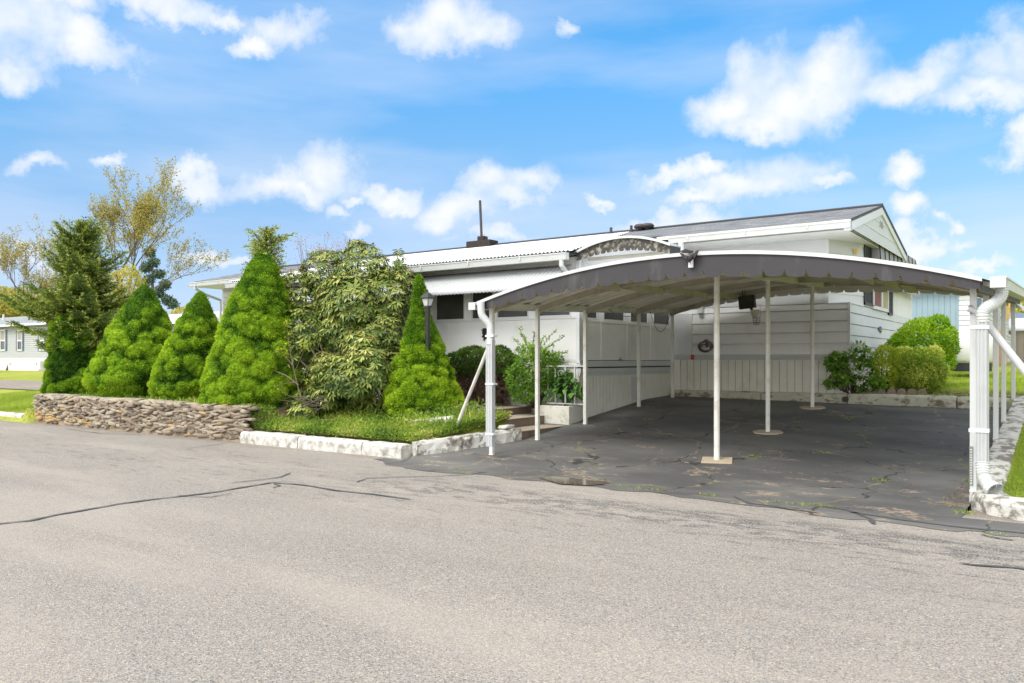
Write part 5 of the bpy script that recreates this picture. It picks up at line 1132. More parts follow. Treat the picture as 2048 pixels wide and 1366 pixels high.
def lumpy_crown(name, T, n, *a, dark=0, mt='leaf_alberta', **k):
    nth, nz = k.get('nth', 210), k.get('nz', 170); P, Nn, D, C_, R_ = lumpy(*a, **k)
    i = np.arange((nz-1)*nth); z_, t_ = i//nth, i % nth; F_ = np.stack([i, z_*nth+(t_+1) % nth, (z_+1)*nth+(t_+1) % nth, i+nth], 1)
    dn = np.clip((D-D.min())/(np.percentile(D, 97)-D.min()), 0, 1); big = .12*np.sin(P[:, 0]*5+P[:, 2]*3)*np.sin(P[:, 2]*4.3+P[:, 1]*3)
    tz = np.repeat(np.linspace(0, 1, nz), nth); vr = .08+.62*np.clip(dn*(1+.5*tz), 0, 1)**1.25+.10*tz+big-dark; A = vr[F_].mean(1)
    V = P; 
    # tufts
    G = P.reshape(nz, nth, 3); gt = np.roll(G, -1, 1)-np.roll(G, 1, 1); gz_ = np.gradient(G, axis=0); N2 = unit(np.cross(gt, gz_).reshape(-1, 3))
    area = np.linalg.norm(np.cross(gt, gz_).reshape(-1, 3), axis=1); kk = RNG.choice(len(P), n, p=area/area.sum()); base = P[kk]+RNG.normal(size=(n, 3))*.008; out_ = []
    for j in range(3):
        Dd = unit(N2[kk]*1.0+RNG.normal(size=(n, 3))*.55+np.array((0, 0, .25))); L_ = .034*RNG.uniform(.5, 1.35, n); out_.append(blades(base, Dd, L_, L_*.42, vr[kk]+.08+RNG.normal(size=n)*.17))
    npmesh(name, V, F_, mt, T, A-.10, smooth=True); Vb, Fb, rb = join(out_); npmesh('needles', Vb, Fb, mt, T, rb)
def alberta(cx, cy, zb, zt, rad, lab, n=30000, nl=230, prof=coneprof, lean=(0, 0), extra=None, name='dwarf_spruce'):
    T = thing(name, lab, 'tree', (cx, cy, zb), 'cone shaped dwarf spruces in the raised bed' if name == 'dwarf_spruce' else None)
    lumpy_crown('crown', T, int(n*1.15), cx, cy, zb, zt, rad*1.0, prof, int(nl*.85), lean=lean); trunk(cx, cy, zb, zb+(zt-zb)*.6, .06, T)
    return T
def atp(px, py, Y): return onY(px, py, Y)
def cone_from_px(xa, ya, xl, xr, yb, Y, lab, **k):
    a = atp(xa, ya, Y); c = atp((xl+xr)/2, yb, Y); s_ = Y/ray((xl+xr)/2, yb)[1]/1600; rad = (xr-xl)/2*s_
    return alberta(c[0], Y, c[2], a[2], rad, lab, lean=(a[0]-c[0], 0), **k)
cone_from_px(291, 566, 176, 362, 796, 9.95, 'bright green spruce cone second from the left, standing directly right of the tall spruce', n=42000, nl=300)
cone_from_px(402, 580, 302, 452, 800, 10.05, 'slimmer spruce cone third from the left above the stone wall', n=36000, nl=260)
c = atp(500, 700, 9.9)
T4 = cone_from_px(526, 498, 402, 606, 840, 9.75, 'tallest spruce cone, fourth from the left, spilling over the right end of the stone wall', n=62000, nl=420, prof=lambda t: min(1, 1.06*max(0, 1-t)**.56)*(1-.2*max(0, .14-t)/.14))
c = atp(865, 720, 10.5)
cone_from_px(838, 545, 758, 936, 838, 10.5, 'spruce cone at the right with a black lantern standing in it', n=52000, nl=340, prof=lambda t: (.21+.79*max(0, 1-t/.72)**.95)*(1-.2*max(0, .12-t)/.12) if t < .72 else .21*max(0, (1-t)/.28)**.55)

# leggy spruce leader breaking out at the top of the tallest cone
def spruce(T, cx, cy, z0, z1, rad, nlev, nb, prof, dens=1.0, droop=.15, tw=.06, seed=3, trunk_r=.08, name='branches', bright=0):
    rs = np.random.default_rng(seed); g = MB(); PP = []; DD = []; RRn = []
    g.tube([(cx, cy, z0-.1), (cx, cy, (z0+z1)/2), (cx, cy, z1)], [trunk_r, trunk_r*.6, .01], 7)
    for l_ in range(nlev):
        t = (l_+rs.random()*.6)/nlev; z = z0+(z1-z0)*t
        for b_ in range(nb):
            a = rs.random()*6.283; L_ = rad*prof(t)*(rs.uniform(.55, 1.12) if rs.random() < .6 else rs.uniform(.35, .8))*(1+.22*math.sin(a*3+t*9))
            if L_ < .05: continue
            d = np.array((math.cos(a), math.sin(a), .12+.75*t*t)); sd_ = np.array((-math.sin(a), math.cos(a), 0))
            n_ = max(4, int(L_/.055)); tt = np.linspace(.08, 1, n_); zz = z+d[2]*L_*tt-droop*L_*np.sin(tt*2.4)+.10*L_*tt**3
            sp = np.stack([cx+d[0]*L_*tt, cy+d[1]*L_*tt, zz], 1)
            g.tube([tuple(q) for q in sp[::2]], [.012*(1-u)+.003 for u in tt[::2]], 4)
            for i in range(n_):
                wl = L_*.36*(1-tt[i]*.75)+.05
                for s_ in (-1, 1):
                    m_ = max(2, int(wl/.032*dens)); q = np.linspace(.0, 1, m_); dd = unit(sd_*s_*.9+d*.75+np.array((0, 0, rs.normal()*.10)))
                    PP.append(sp[i]+dd*(wl*q)[:, None]+rs.normal(size=(m_, 3))*.010+np.array((0, 0, -.03))*(q**2)[:, None]); DD.append(np.repeat(dd[None], m_, 0)); RRn.append(.25+bright+.45*q*rs.uniform(.5, 1.2)+.35*(q > .82)*tt[i]+rs.normal(size=m_)*.06)
    P = np.concatenate(PP); D = np.concatenate(DD); Rn = np.concatenate(RRn); pr = []
    for k in range(3):
        d2 = unit(D+RNG.normal(size=P.shape)*.55+np.array((0, 0, .25))); L_ = tw*RNG.uniform(.7, 1.2, len(P)); pr.append(blades(P, d2, L_, L_*.30, Rn))
    V, Fc, r_ = join(pr); g.build('trunk', 'bark', T); return npmesh(name, V, Fc, 'leaf_spruce', T, r_)
tp = atp(538, 460, 9.95); b0 = atp(528, 580, 9.95)
Tl = thing('spruce_sapling', 'open feathery spruce leader growing out of the top of the tallest cone', 'tree', (b0[0], 9.95, b0[2]))
spruce(Tl, b0[0], 10.0, b0[2], tp[2]-.02, .46, 15, 9, lambda t: (.85 if t < .6 else .85*((1-t)/.4)**.7)+.06, tw=.055, droop=-.35, seed=11, trunk_r=.03, bright=.25)
# the big spruce at the left
b0 = atp(165, 700, 10.3); tp = atp(172, 446, 10.3)
T1 = thing('spruce_tree', 'large open branched spruce with a dense dwarf skirt at the left end of the wall', 'tree', (b0[0], 10.3, -.87))
spruce(T1, b0[0], 10.3, b0[2]-.05, tp[2], 1.24, 30, 11, lambda t: min(1, 1.25*(1-t)**.60)*(.86+.14*math.sin(t*23))*(.72+.5*min(1, t/.15)), tw=.075, droop=.12, seed=5, trunk_r=.09, name='branches')
cb = atp(146, 788, 10.0); ct = atp(150, 625, 10.0)
lumpy_crown('lower_crown', T1, 46000, cb[0], 10.05, cb[2], ct[2], .72, lambda t: (1-.30*t)*(1 if t < .9 else math.sqrt(max(0, 1-((t-.9)/.1)**2))+.01), 120, dark=.10)

# ---- leafy shrubs
def blob_points(cs, rs_, n_, cull=.8, hemi=None, inner=.25):
    """points in the outer layer of a union of ellipsoids; cs (k,3), rs_ (k,3)"""
    cs = np.array(cs, float); rs_ = np.array(rs_, float); a = rs_.prod(1)**(2/3); k = RNG.choice(len(cs), n_, p=a/a.sum()); d = sphere_pts(n_)
    f = 1-inner*RNG.random(n_)**1.6; P = cs[k]+d*rs_[k]*f[:, None]; keep = np.ones(n_, bool)
    for j in range(len(cs)):
        q = (P-cs[j])/rs_[j]; keep &= ~((np.sum(q*q, 1) < cull**2) & (k != j))
    return P[keep], d[keep], k[keep]
def bush(name, lab, cat, cs, rs_, n_, L_, W_, mt, up=.3, spread=.9, group=None, base=None, inner=.35, tipcol=.3, twig=True, lump=14, lumpr=.28, top_bias=None):
    cs = list(cs); rs_ = list(rs_)
    base = base if base is not None else (cs[0][0], cs[0][1], cs[0][2]-rs_[0][2]); T = thing(name, lab, cat, base, group)
    C2 = []; R2 = []
    for c, r_ in zip(cs, rs_):
        c = np.array(c); r_ = np.array(r_); C2.append(c); R2.append(r_*.82)
        for _ in range(lump): d = sphere_pts(1)[0]; C2.append(c+d*r_*.72); R2.append(r_*lumpr*random.uniform(.75, 1.3))
    P, d, k = blob_points(C2, R2, n_, inner=inner); n2 = len(P)
    D = unit(d+RNG.normal(size=(n2, 3))*spread+np.array((0, 0, up))); ln = L_*RNG.uniform(.6, 1.25, n2)
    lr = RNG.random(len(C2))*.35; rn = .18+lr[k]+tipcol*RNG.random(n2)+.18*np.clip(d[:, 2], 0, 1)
    V, Fc, r_ = leaves(P, D, RNG.normal(size=(n2, 3))+d*.8, ln, ln*(W_/L_), rn); npmesh('foliage', V, Fc, mt, T, r_)
    if twig:
        g = MB(); zb = base[2]
        for c, r_ in zip(cs, rs_):
            for _ in range(9): q = sphere_pts(1)[0]*np.array(r_)*.7+np.array(c); g.tube([(base[0]+random.uniform(-.05, .05), base[1]+random.uniform(-.05, .05), zb), tuple((q+np.array(base))/2+RNG.normal(size=3)*.04), tuple(q)], [.014, .01, .004], 4)
        g.build('stems', 'dead_twig', T)
    return T
# right hand bushes
c = atp(1848, 692, 18.6); s_ = 18.6/ray(1850, 690)[1]/1600
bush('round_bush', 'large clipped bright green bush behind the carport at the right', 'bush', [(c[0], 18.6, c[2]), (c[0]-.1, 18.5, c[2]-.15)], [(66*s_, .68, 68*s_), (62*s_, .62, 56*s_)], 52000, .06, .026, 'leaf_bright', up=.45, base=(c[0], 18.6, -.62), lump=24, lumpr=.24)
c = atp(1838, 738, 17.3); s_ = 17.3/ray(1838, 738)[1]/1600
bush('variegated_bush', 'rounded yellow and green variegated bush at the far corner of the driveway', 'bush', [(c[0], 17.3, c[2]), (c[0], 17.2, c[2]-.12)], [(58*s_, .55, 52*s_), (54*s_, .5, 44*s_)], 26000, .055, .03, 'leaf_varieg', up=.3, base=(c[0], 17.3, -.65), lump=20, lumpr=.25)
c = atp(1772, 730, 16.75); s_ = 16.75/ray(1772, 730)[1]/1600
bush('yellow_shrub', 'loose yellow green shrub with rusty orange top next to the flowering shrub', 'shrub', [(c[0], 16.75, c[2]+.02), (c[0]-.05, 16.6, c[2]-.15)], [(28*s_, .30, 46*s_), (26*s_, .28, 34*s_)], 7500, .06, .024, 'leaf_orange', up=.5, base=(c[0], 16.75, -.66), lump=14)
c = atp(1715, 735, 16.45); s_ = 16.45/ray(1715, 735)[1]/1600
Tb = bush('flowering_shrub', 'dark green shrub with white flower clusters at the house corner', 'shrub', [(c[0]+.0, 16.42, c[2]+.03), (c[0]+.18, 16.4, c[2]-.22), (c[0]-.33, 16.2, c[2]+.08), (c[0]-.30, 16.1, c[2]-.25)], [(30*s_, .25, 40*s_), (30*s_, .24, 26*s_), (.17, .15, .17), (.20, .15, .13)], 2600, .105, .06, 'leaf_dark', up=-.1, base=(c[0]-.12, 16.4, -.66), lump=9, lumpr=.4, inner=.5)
fp = []; 
for px, py, n_ in ((1706, 690, 60), (1722, 693, 50), (1737, 708, 22), (1712, 745, 45), (1728, 748, 40), (1735, 740, 30), (1718, 765, 50), (1704, 730, 18), (1700, 705, 20)):
    q = atp(px, py, 16.02); fp.append(q+RNG.normal(size=(n_, 3))*np.array((.038, .03, .028)))
for P in fp: D = sphere_pts(len(P)); V, Fc, r_ = leaves(P, D, sphere_pts(len(P)), np.full(len(P), .04), np.full(len(P), .028), np.ones(len(P))); npmesh('flower_cluster', V, Fc, 'white_flower', Tb, r_)
for (px, py), (qx, qy) in (((1690, 690), (1693, 672)), ((1664, 700), (1662, 694))):
    pass
# green shrub and hedge beside the steps, hosta in the planter
c = atp(1075, 735, 12.0); s_ = 12.0/ray(1075, 735)[1]/1600
Ts = bush('leafy_shrub', 'loose bright leafy shrub beside the brown steps in front of the porch', 'shrub', [(c[0]-.08, 11.95, c[2]+.08), (c[0]-.22, 11.75, c[2]-.22), (c[0]+.15, 12.0, c[2]-.12), (c[0]-.1, 11.7, c[2]-.48), (c[0]+.28, 12.05, c[2]+.12)], [(.40, .30, .42), (.34, .26, .34), (.30, .24, .36), (.26, .22, .16), (.2, .2, .2)], 8500, .062, .03, 'leaf_shrub', up=.25, base=(c[0]-.05, 12.1, -.87), lump=14, inner=.55)
# arching shoots
def shoots(T, base, tips, mt, L_=.05, n_=22):
    g = MB(); pr = []
    for b_, t_ in zip(base, tips):
        b_ = np.array(b_); t_ = np.array(t_); m_ = (b_+t_)/2+np.array((0, 0, .06)); q = np.linspace(0, 1, n_)[:, None]; P = b_*(1-q)**2+2*m_*q*(1-q)+t_*q**2
        g.tube([tuple(p) for p in P[::3]], .004, 4); P2 = np.repeat(P, 3, 0)+RNG.normal(size=(n_*3, 3))*.012; D = unit(RNG.normal(size=P2.shape)+np.array((0, 0, .5))); ln = L_*RNG.uniform(.6, 1.2, len(P2)); pr.append(leaves(P2, D, RNG.normal(size=P2.shape), ln, ln*.5, .65+.35*RNG.random(len(P2))))
    g.build('shoots', 'dead_twig', T); V, Fc, r_ = join(pr); npmesh('shoot_leaves', V, Fc, mt, T, r_)
shoots(Ts, [atp(1065, 720, 12)]*9, [atp(x, y, 12) for x, y in ((1038, 655), (1042, 668), (1068, 665), (1090, 672), (1112, 660), (1130, 672), (1026, 678), (1105, 690), (1135, 705))], 'leaf_shrub')
c = atp(962, 730, 11.9)
Th = thing('hedge_bush', 'green topped hedge bush with brown bare sides beyond the left downspout', 'bush', (c[0], 12.0, -.87))
cs = [atp(x, y, 12.0) for x, y in ((925, 722), (950, 712), (975, 716), (1000, 712), (1012, 725), (935, 735), (990, 735), (960, 730))]; C_ = np.array([list(q) for q in cs]); C_ = np.concatenate([C_, C_+np.array((0, -.22, -.03))]); R_ = np.full(len(C_), .21)
V, Fc, r_ = tufts(C_, R_, 15000, .045, squash=.85); npmesh('foliage', V, Fc, 'leaf_hedge', Th, r_)
P, d, k = blob_points([(c[0], 11.95, -.32), (c[0]+.3, 11.95, -.35), (c[0]-.3, 11.95, -.35)], [(.42, .32, .42)]*3, 11000, inner=.7); V, Fc, r_ = blades(P, unit(RNG.normal(size=P.shape)+np.array((0, 0, -.4))), np.full(len(P), .12), np.full(len(P), .011), RNG.random(len(P))); npmesh('dead_twigs', V, Fc, 'dead_twig', Th, r_)
core(c[0], 12.12, -.85, -.05, .42, lambda t: .95, 'dead_twig', Th, .8)
# hosta
c = atp(1137, 780, 12.05); n_ = 150; a = RNG.random(n_)*6.283; t = RNG.random(n_)
P = np.stack([c[0]+np.cos(a)*t*.30*1.15-.05, 12.08+np.sin(a)*t*.16-.04, -.60+.34*(1-t**1.5)+RNG.normal(size=n_)*.05], 1); D = unit(np.stack([np.cos(a)*.8, np.sin(a)*.8-.5, -.35-.7*t], 1)+RNG.normal(size=(n_, 3))*.2)
P = np.concatenate([P, P[:60]+np.array((-.42, .02, -.05))]); D = np.concatenate([D, D[:60]]); ln = .15*RNG.uniform(.7, 1.25, len(P))
Th2 = thing('hosta_plant', 'broad leaved hosta plant spilling over the white planter behind the railing', 'plant', (c[0], 12.1, -.86))
V, Fc, r_ = leaves(P, D, np.tile(np.array((0, -.6, 1.)), (len(P), 1))+RNG.normal(size=P.shape)*.2, ln, ln*.62, RNG.random(len(P)), fold=.12, mid=.35); npmesh('leaves', V, Fc, 'leaf_hosta', Th2, r_)
g = MB(); 
for q in P[::6]: g.tube([(c[0]-.05, 12.1, -.88), tuple((q+np.array((c[0], 12.1, -.5)))/2), tuple(q)], .004, 4)
g.build('stems', 'leaf_dark', Th2)

# ---- rhododendron: whorls of drooping leathery leaves
Tr = thing('rhododendron', 'big rhododendron with whorls of pale olive leaves between the spruce cones', 'bush', (atp(690, 830, 10.4)[0], 10.6, -.9))
lob = [(600, 585, 10.5, 52, 50), (650, 545, 10.6, 62, 50), (720, 540, 10.7, 70, 55), (775, 590, 10.8, 55, 62), (700, 600, 10.45, 90, 60), (610, 660, 10.3, 55, 60), (760, 660, 10.7, 60, 60), (560, 575, 10.6, 22, 28), (680, 650, 10.5, 80, 55),
       (715, 690, 9.95, 42, 30), (690, 750, 9.75, 78, 48), (735, 735, 9.8, 48, 48), (650, 785, 9.8, 50, 32), (650, 735, 9.9, 34, 34), (575, 705, 10.0, 28, 38), (600, 820, 9.6, 40, 22), (590, 740, 10.3, 45, 60), (625, 800, 9.9, 50, 30), (720, 810, 10.2, 60, 30), (780, 740, 10.7, 40, 70), (640, 730, 10.9, 70, 85), (720, 700, 11.1, 90, 90), (600, 760, 10.6, 40, 50), (690, 790, 10.5, 70, 50), (808, 560, 11.0, 26, 26), (797, 520, 10.9, 12, 26), (712, 497, 10.7, 22, 22)]
cs = []; rs_ = []
for px, py, Y, rx, ry in lob: q = atp(px, py, Y); s_ = Y/ray(px, py)[1]/1600; cs.append(q); rs_.append((rx*s_, min(rx, ry)*s_*.8, ry*s_))
P, d, k = blob_points(cs, rs_, 7600, cull=.66, inner=.36)
keep = (d@TO_CAM(np.mean(cs, 0))) > -.45; P, d, k = P[keep], d[keep], k[keep]
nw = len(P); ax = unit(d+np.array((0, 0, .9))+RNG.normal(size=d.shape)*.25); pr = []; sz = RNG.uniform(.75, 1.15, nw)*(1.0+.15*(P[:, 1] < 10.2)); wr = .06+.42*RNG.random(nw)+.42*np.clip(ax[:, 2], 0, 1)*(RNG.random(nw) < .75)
e1 = unit(np.cross(ax, RNG.normal(size=ax.shape))); e2 = np.cross(ax, e1)
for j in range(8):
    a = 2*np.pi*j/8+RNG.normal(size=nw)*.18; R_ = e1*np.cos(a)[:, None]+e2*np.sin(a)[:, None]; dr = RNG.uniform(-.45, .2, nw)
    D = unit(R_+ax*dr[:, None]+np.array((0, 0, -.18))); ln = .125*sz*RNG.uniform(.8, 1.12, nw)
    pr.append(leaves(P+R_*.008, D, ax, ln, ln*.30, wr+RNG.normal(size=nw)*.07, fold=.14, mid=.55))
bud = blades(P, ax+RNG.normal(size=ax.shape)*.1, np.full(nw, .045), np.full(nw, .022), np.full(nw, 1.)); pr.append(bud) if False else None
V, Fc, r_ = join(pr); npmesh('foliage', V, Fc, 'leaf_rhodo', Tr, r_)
bk = P[RNG.random(nw) < .45]; V, Fc, r_ = leaves(bk, unit(RNG.normal(size=bk.shape)*.2+np.array((0, 0, 1.))), RNG.normal(size=bk.shape), np.full(len(bk), .045), np.full(len(bk), .022), np.ones(len(bk))); npmesh('buds', V, Fc, 'leaf_rhodo', Tr, r_)
g = MB(); bx, by = Tr.location[0], 10.5
for q in P[RNG.choice(nw, 150, False)]:
    m1 = np.array((bx, by, -.5))*.6+q*.4+RNG.normal(size=3)*.06; m1[2] -= .15; m2 = q*.75+np.array((bx, by, q[2]-.4))*.25; g.tube([(bx+random.uniform(-.12, .12), by+random.uniform(-.1, .1), -.95), tuple(m1), tuple(m2), tuple(q)], [.028, .018, .010, .004], 5)
g.build('branches', 'bark', Tr)
# bare and half dead branches in front of it
T = thing('bare_sapling', 'thin half bare sapling with forked pinkish stems in front of the rhododendron', 'tree', (atp(600, 830, 9.5)[0], 9.6, -1.1))
def bp(x, y): return atp(x, y, 9.55)
g = MB(); br_ = [((604, 800), (595, 770), (588, 740), (578, 690), (574, 640)), ((597, 770), (570, 750), (535, 735), (505, 705), (480, 675)), ((592, 765), (565, 768), (548, 775), (535, 772)), ((600, 800), (575, 790), (555, 775)), ((588, 745), (600, 720), (612, 690)), ((585, 730), (572, 715), (560, 700)), ((604, 800), (612, 780), (620, 760))]
for b_ in br_: m_ = len(b_); g.tube(sm([bp(*q) for q in b_], 4), list(np.linspace(.013 if m_ > 4 else .007, .003, (m_-1)*4+1)), 5)
g.build('stems', 'bark', T); pr = []
for b_ in br_[1:]:
    for q in b_[2:]: p = np.array(bp(*q)); P2 = p+RNG.normal(size=(30, 3))*.06; D = sphere_pts(30); pr.append(leaves(P2, D, sphere_pts(30), np.full(30, .06), np.full(30, .024), .2+.5*RNG.random(30)))
for q in ((574, 645), (578, 665), (577, 690), (570, 700)): p = np.array(bp(*q)); P2 = p+RNG.normal(size=(16, 3))*.04; pr.append(leaves(P2, sphere_pts(16), sphere_pts(16), np.full(16, .05), np.full(16, .018), .4+.4*RNG.random(16)))
V, Fc, r_ = join(pr); npmesh('foliage', V, Fc, 'leaf_orange', T, r_)
T = thing('fallen_branches', 'grey dead branches sprawling over the soil at the foot of the rhododendron', 'branches', (atp(590, 835, 9.4)[0], 9.4, -1.1))
g = MB()
for k in range(15):
    a = np.array(bp(640+random.uniform(-30, 25), 800+random.uniform(-12, 20))); b_ = np.array(bp(555+random.uniform(-25, 50), 812+random.uniform(-18, 30))); m_ = (a+b_)/2+RNG.normal(size=3)*.06+np.array((0, 0, .05)); b_[1] -= .12*random.random(); g.tube([tuple(a), tuple(m_), tuple(b_)], [.010, .007, .002], 4)
g.build('twigs', 'bark_grey', T)

# ---- weeds and grass
def scatter_blades(name, n_, xr_, yr_, zf, L_, W_, mt, kind='stuff', mask=None, lean=.35, lab=None):
    x = RNG.uniform(*xr_, n_); y = RNG.uniform(*yr_, n_)
    if mask is not None: m_ = mask(x, y); x, y = x[m_], y[m_]
    z = np.array([zf(a, b_) for a, b_ in zip(x, y)]); n2 = len(x); D = unit(np.stack([RNG.normal(size=n2)*lean, RNG.normal(size=n2)*lean, np.ones(n2)], 1)); ln = L_*RNG.uniform(.5, 1.4, n2)
    pn = .5+.35*np.sin(x*2.1+np.sin(y*1.7)*1.5)*np.cos(y*1.3+x*.7)
    V, Fc, r_ = blades(np.stack([x, y, z-.005], 1), D, ln, np.full(n2, W_), np.clip(.15+.55*pn+RNG.normal(size=n2)*.15, 0, 1)); ob = npmesh(name, V, Fc, mt, None, r_); tag(ob, lab, None, None, kind); return ob
scatter_blades('grass', 60000, (-.58, .55), (8.75, 16.2), lambda x, y: rightz(x, y), .045, .007, 'blade', lean=.8)
scatter_blades('grass', 45000, (-3.4, 1.5), (17.6, 26), lambda x, y: gz(x, y), .07, .016, 'blade', lean=.6)
scatter_blades('grass', 50000, (-29, -19.75), (8.98, 12.9), lambda x, y: leftz(x, y), .06, .012, 'blade', lean=.6)
def weedpatch(n_, xr_, yr_, zf, hmax, mask=None, L_=.07, W_=.022, name='weeds', mt='weed'):
    x = RNG.uniform(*xr_, n_); y = RNG.uniform(*yr_, n_)
    if mask is not None: m_ = mask(x, y); x, y = x[m_], y[m_]
    n2 = len(x); hh = hmax*(.35+.65*(.5+.5*np.sin(x*4.1)*np.cos(y*5.3+x)))*RNG.random(n2); z = np.array([zf(a, b_) for a, b_ in zip(x, y)])+hh
    D = unit(RNG.normal(size=(n2, 3))*np.array((1, 1, .6))+np.array((0, 0, .7))); ln = L_*RNG.uniform(.5, 1.3, n2); patch = .45+.35*np.sin(x*3.3+2)*np.sin(y*6+x)
    V, Fc, r_ = leaves(np.stack([x, y, z], 1), D, RNG.normal(size=(n2, 3)), ln, np.full(n2, W_), np.clip(patch+RNG.normal(size=n2)*.16, 0, 1)); return tag(npmesh(name, V, Fc, mt, None, r_), None, None, None, 'stuff')
kx_ = lambda y: np.interp(y, [8.8, 9.25, 9.8, 10.45], [-8.05, -7.8, -7.55, -7.32])
bedm = lambda x, y: (x < kx_(y)) & (np.sin(x*1.9+.5)*np.cos(y*3.1+x)*.5+.5 > RNG.random(len(x))*.85-.05)
weedpatch(17000, (-11.6, -7.4), (8.90, 10.5), bz_, .15, bedm, .06, .024)
weedpatch(6000, (-9.2, -7.5), (9.5, 10.6), bz_, .24, bedm, .09, .02)
weedpatch(3500, (-12.3, -10.3), (8.93, 9.5), bz_, .06, None)
weedpatch(2200, (-19, -12.3), (9.18, 9.7), lambda x, y: gz(x, y), .10, None, .09, .03)
weedpatch(1600, (-2.6, -.3), (16.35, 17.2), lambda x, y: gz(x, y), .05, None, .05, .015)
yy = RNG.uniform(8.9, 10.4, 5000); xx = kx_(yy)-.28*RNG.random(5000)**1.3; xx = np.concatenate([xx, RNG.uniform(-11.8, -8.0, 4500)]); yy = np.concatenate([yy, 8.88+.3*RNG.random(4500)**1.3]); n_ = len(xx)
zz = np.array([bz_(a, b_) for a, b_ in zip(xx, yy)])+RNG.random(n_)*.09; D = unit(RNG.normal(size=(n_, 3))*np.array((1, 1, .6))+np.array((.1, -.3, .6))); V, Fc, r_ = leaves(np.stack([xx, yy, zz], 1), D, RNG.normal(size=(n_, 3)), .06*RNG.uniform(.5, 1.3, n_), np.full(n_, .022), np.clip(.5+.35*np.sin(xx*4+yy*3)+RNG.normal(size=n_)*.15, 0, 1)); tag(npmesh('weeds', V, Fc, 'weed', None, r_), None, None, None, 'stuff')
scatter_blades('weeds', 7000, (-11.6, -7.5), (8.93, 9.9), bz_, .16, .006, 'blade', mask=bedm, lean=.35)
# little weeds along the cracks and the joint
jx = []
for x0, x1, d_, n_ in ((-6.7, -6.5, .0, 50), (-5.3, -4.9, .02, 60), (-4.3, -3.6, 0, 90), (-3.3, -3.1, .0, 40), (-2.6, -1.9, .0, 130), (-7.5, -7.3, .1, 40)):
    x = RNG.uniform(x0, x1, n_); y = np.array([joint(a) for a in x])+RNG.normal(size=n_)*.035+d_; jx.append(np.stack([x, y, np.full(n_, RZ+.004)], 1))
for px, py, n_, s_ in ((1508, 912, 60, .05), (1640, 905, 50, .06), (1445, 950, 0, .04), (1760, 960, 70, .06), (1990, 1070, 60, .06), (1930, 1025, 90, .05), (1935, 962, 70, .04), (1530, 780, 0, 0), (1600, 845, 40, .05), (1700, 835, 60, .08), (1300, 838, 40, .08)):
    if n_: c = onZ(px, py, RZ); 
    if n_:
        d = ray(px, py); t = 6.0
        for _ in range(400):
            q = d*t
            if q[2] < (padz(q[0], q[1]) if q[1] > 8.3 else RZ): break
            t += .02
        jx.append(q+RNG.normal(size=(n_, 3))*np.array((s_, s_, 0)))
P = np.concatenate(jx); n2 = len(P); D = unit(np.stack([RNG.normal(size=n2), RNG.normal(size=n2), np.full(n2, .8)], 1)); V, Fc, r_ = blades(P, D, .030*RNG.uniform(.4, 1.6, n2), np.full(n2, .008), RNG.random(n2)); tag(npmesh('weeds', V, Fc, 'weed', None, r_), None, None, None, 'stuff')
# dead leaves against the kerb
n_ = 440; x = np.concatenate([RNG.uniform(-2.6, -.92, 320), RNG.normal(-1.0, .06, 120)]); y = np.concatenate([RNG.normal(15.93, .05, 320), RNG.uniform(8.8, 10.2, 120)]); z = np.array([padz(a, b_) for a, b_ in zip(x, y)])+.01
V, Fc, r_ = leaves(np.stack([x, y, z], 1), unit(RNG.normal(size=(n_, 3))*np.array((1, 1, .3))), np.tile(np.array((0, 0, 1.)), (n_, 1)), np.full(n_, .028), np.full(n_, .014), RNG.random(n_)*.5); tag(npmesh('dead_leaves', V, Fc, 'leaf_rust', None, r_), None, None, None, 'stuff')

# ---- background trees
def branchy(name, lab, base, H_, spread, nleaf, leaf, mt, seed, lvl=5, first=.28, lean=0, trunk_r=.14, twiggy=.9, barkm='bark_grey'):
    rs = random.Random(seed); g = MB(); tips = []
    T = thing(name, lab, 'tree', base)
    def grow(p, d, L_, r_, k):
        m_ = 3; pts = [p]; q = p
        for i in range(m_): d = (d+Vector((rs.gauss(0, .13), rs.gauss(0, .13), .05))).normalized(); q = q+d*L_/m_; pts.append(q)
        g.tube(pts, list(np.linspace(r_, r_*.62, m_+1)), 5 if k > 2 else 4, caps=False)
        if k <= 2: tips.extend(pts[1:])
        if k == 0: return
        nb = 3 if k > 1 else 2
        for j in range(nb):
            a = Vector((rs.gauss(0, 1), rs.gauss(0, 1), rs.gauss(.35, .5))).normalized(); dd = (d*(1.0 if j else 1.5)+a*spread).normalized(); s0 = pts[-1] if j < 2 else pts[2]; grow(s0, dd, L_*rs.uniform(.62, .85), r_*.58, k-1)
    b = Vector(base); grow(b+Vector((0, 0, -.3)), Vector((lean, 0, 1)).normalized(), H_*first, trunk_r, lvl)
    g.build('trunk', barkm, T, smooth=True)
    tp_ = np.array([tuple(t) for t in tips]); k = RNG.integers(0, len(tp_), nleaf); P = tp_[k]+RNG.normal(size=(nleaf, 3))*leaf*.75; ln = leaf*RNG.uniform(.6, 1.3, nleaf)
    V, Fc, r_ = leaves(P, sphere_pts(nleaf), sphere_pts(nleaf), ln, ln*.55, RNG.random(nleaf)); npmesh('crown', V, Fc, mt, T, r_); return T
c = onD(212, 700, 42); branchy('spring_tree', 'tall airy tree with sparse tan new leaves rising behind the big spruce', (c[0], c[1], -.6), 14.2, .62, 13000, .115, 'leaf_spring', 21, lvl=6, first=.24, trunk_r=.11)
c = onD(10, 700, 46); branchy('spring_tree', 'slender sparse tree with thin pale leaves at the left edge of the picture', (c[0], c[1], -.6), 12.2, .6, 8000, .105, 'leaf_spring', 8, lvl=6, first=.24, trunk_r=.09)
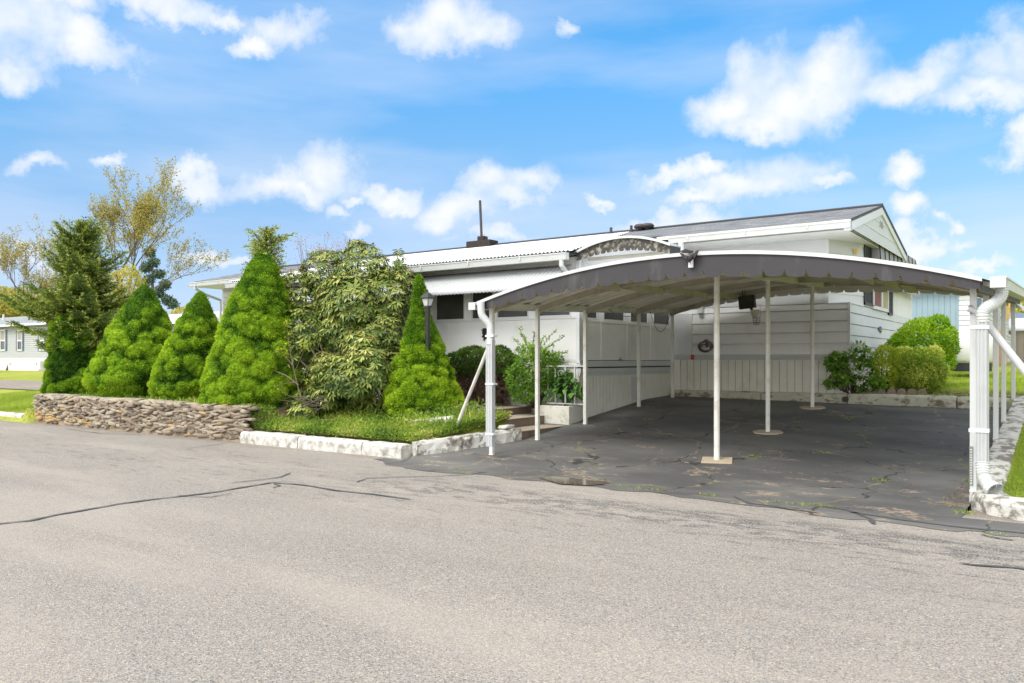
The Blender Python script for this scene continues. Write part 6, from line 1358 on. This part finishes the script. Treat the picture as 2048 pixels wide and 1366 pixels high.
c = onD(215, 700, 55); branchy('spring_tree', 'dense golden leaved tree close behind the big spruce', (c[0], c[1], -.6), 8.2, .6, 6500, .19, 'leaf_spring', 5, lvl=5, first=.26, trunk_r=.2)
def crownball(name, lab, c, rs__, n_, leaf, mt, cat='tree', seed=0, zb=-.6):
    T = thing(name, lab, cat, (c[0], c[1], zb)); cs = []; rr = []
    for _ in range(16): d = sphere_pts(1)[0]; cs.append(np.array(c)+d*np.array(rs__)*.6*random.uniform(.5, 1.1)); rr.append(np.array(rs__)*random.uniform(.28, .5))
    P, d, k = blob_points(cs, rr, n_, cull=.7, inner=.5); lr = RNG.random(len(cs))*.5; ln = leaf*RNG.uniform(.6, 1.3, len(P)); V, Fc, r_ = leaves(P, sphere_pts(len(P)), sphere_pts(len(P))+d, ln, ln*.6, lr[k]+.5*RNG.random(len(P))); npmesh('crown', V, Fc, mt, T, r_)
    g = MB(); g.tube([(c[0], c[1], zb-.3), (c[0]+.1, c[1], (c[2]+zb)/2), tuple(c)], [.16, .12, .05], 7)
    for _ in range(10): q = sphere_pts(1)[0]*np.array(rs__)*.7+np.array(c); g.tube([(c[0], c[1], (c[2]+zb)/2), tuple(q)], [.06, .015], 5)
    g.build('trunk', 'bark_grey', T); return T
def px_ball(px, py, rx, ry, D, **k):
    c = onD(px, py, D); s_ = D/1600; return dict(c=tuple(c), rs__=(rx*s_, rx*s_, ry*s_))
crownball('golden_tree', 'low golden green tree behind the grey house at the left edge', **px_ball(20, 615, 70, 48, 62), n_=9000, leaf=.24, mt='leaf_spring_green')
crownball('golden_tree', 'rounded yellow green tree above the roof of the grey house', **px_ball(95, 625, 60, 42, 66), n_=8000, leaf=.24, mt='leaf_spring')
crownball('golden_tree', 'rusty brown tree in the gap between grey house and big spruce', **px_ball(150, 640, 45, 40, 70), n_=5000, leaf=.24, mt='leaf_rust')
crownball('golden_tree', 'yellow green tree showing right of the big spruce trunk', **px_ball(240, 575, 52, 62, 38), n_=5000, leaf=.13, mt='leaf_spring_green')
crownball('golden_tree', 'thin pale tree low behind the gap between two spruce cones', **px_ball(375, 640, 48, 28, 75), n_=4000, leaf=.25, mt='leaf_spring_green')
c = onD(305, 700, 58); T = thing('pine_tree', 'dark green pine far behind, right of the golden trees', 'tree', (c[0], c[1], -.6))
zt_ = onD(300, 490, 58)[2]; cs = [onD(x, y, 58) for x, y in ((300, 505), (308, 525), (292, 535), (318, 548), (330, 570), (298, 560), (318, 585), (300, 590), (335, 600), (310, 615), (345, 608))]
P, d, k = blob_points(cs, [(.40, .4, .34)]*11, 5000, inner=.6); ln = .22*RNG.uniform(.6, 1.3, len(P)); V, Fc, r_ = leaves(P, sphere_pts(len(P)), d, ln, ln*.4, RNG.random(len(P))); npmesh('crown', V, Fc, 'leaf_pine', T, r_); trunk(c[0], c[1], -.6, zt_-.3, .2, T)
crownball('shade_tree', 'yellow green tree behind the carport gutter at the right edge', **px_ball(2075, 640, 70, 62, 70), n_=11000, leaf=.26, mt='leaf_spring_green')
crownball('shade_tree', 'darker green tree top just above the right carport gutter', **px_ball(2022, 600, 40, 26, 95), n_=5000, leaf=.3, mt='leaf_pine')
# reddish twigs of a small maple peeping over the rhododendron
c = onD(640, 620, 22); T = thing('red_maple', 'wispy reddish maple twigs showing above the rhododendron', 'tree', (c[0], c[1], -.8))
MT['leaf_red'] = mat('leaf_red', None, .7, attr=[(0, (.30, .12, .10)), (1, (.50, .28, .24))], trans=.3)
g = MB(); pr = []
for k in range(46):
    tx, ty = random.uniform(590, 700), random.uniform(470, 520); q = np.array(onD(tx, ty, 22+random.uniform(-.5, .5))); b_ = np.array((c[0]+random.uniform(-.3, .3), c[1], .6)); m_ = (q+b_)/2+RNG.normal(size=3)*.15; g.tube([tuple(b_), tuple(m_), tuple(q)], [.012, .008, .003], 4)
    P = q+RNG.normal(size=(9, 3))*.10; pr.append(leaves(P, sphere_pts(9), sphere_pts(9), np.full(9, .05), np.full(9, .025), RNG.random(9)))
g.tube([(c[0], c[1], -.9), (c[0], c[1], .7)], [.06, .04], 6); g.build('trunk', 'bark', T); V, Fc, r_ = join(pr); npmesh('crown', V, Fc, 'leaf_red', T, r_)
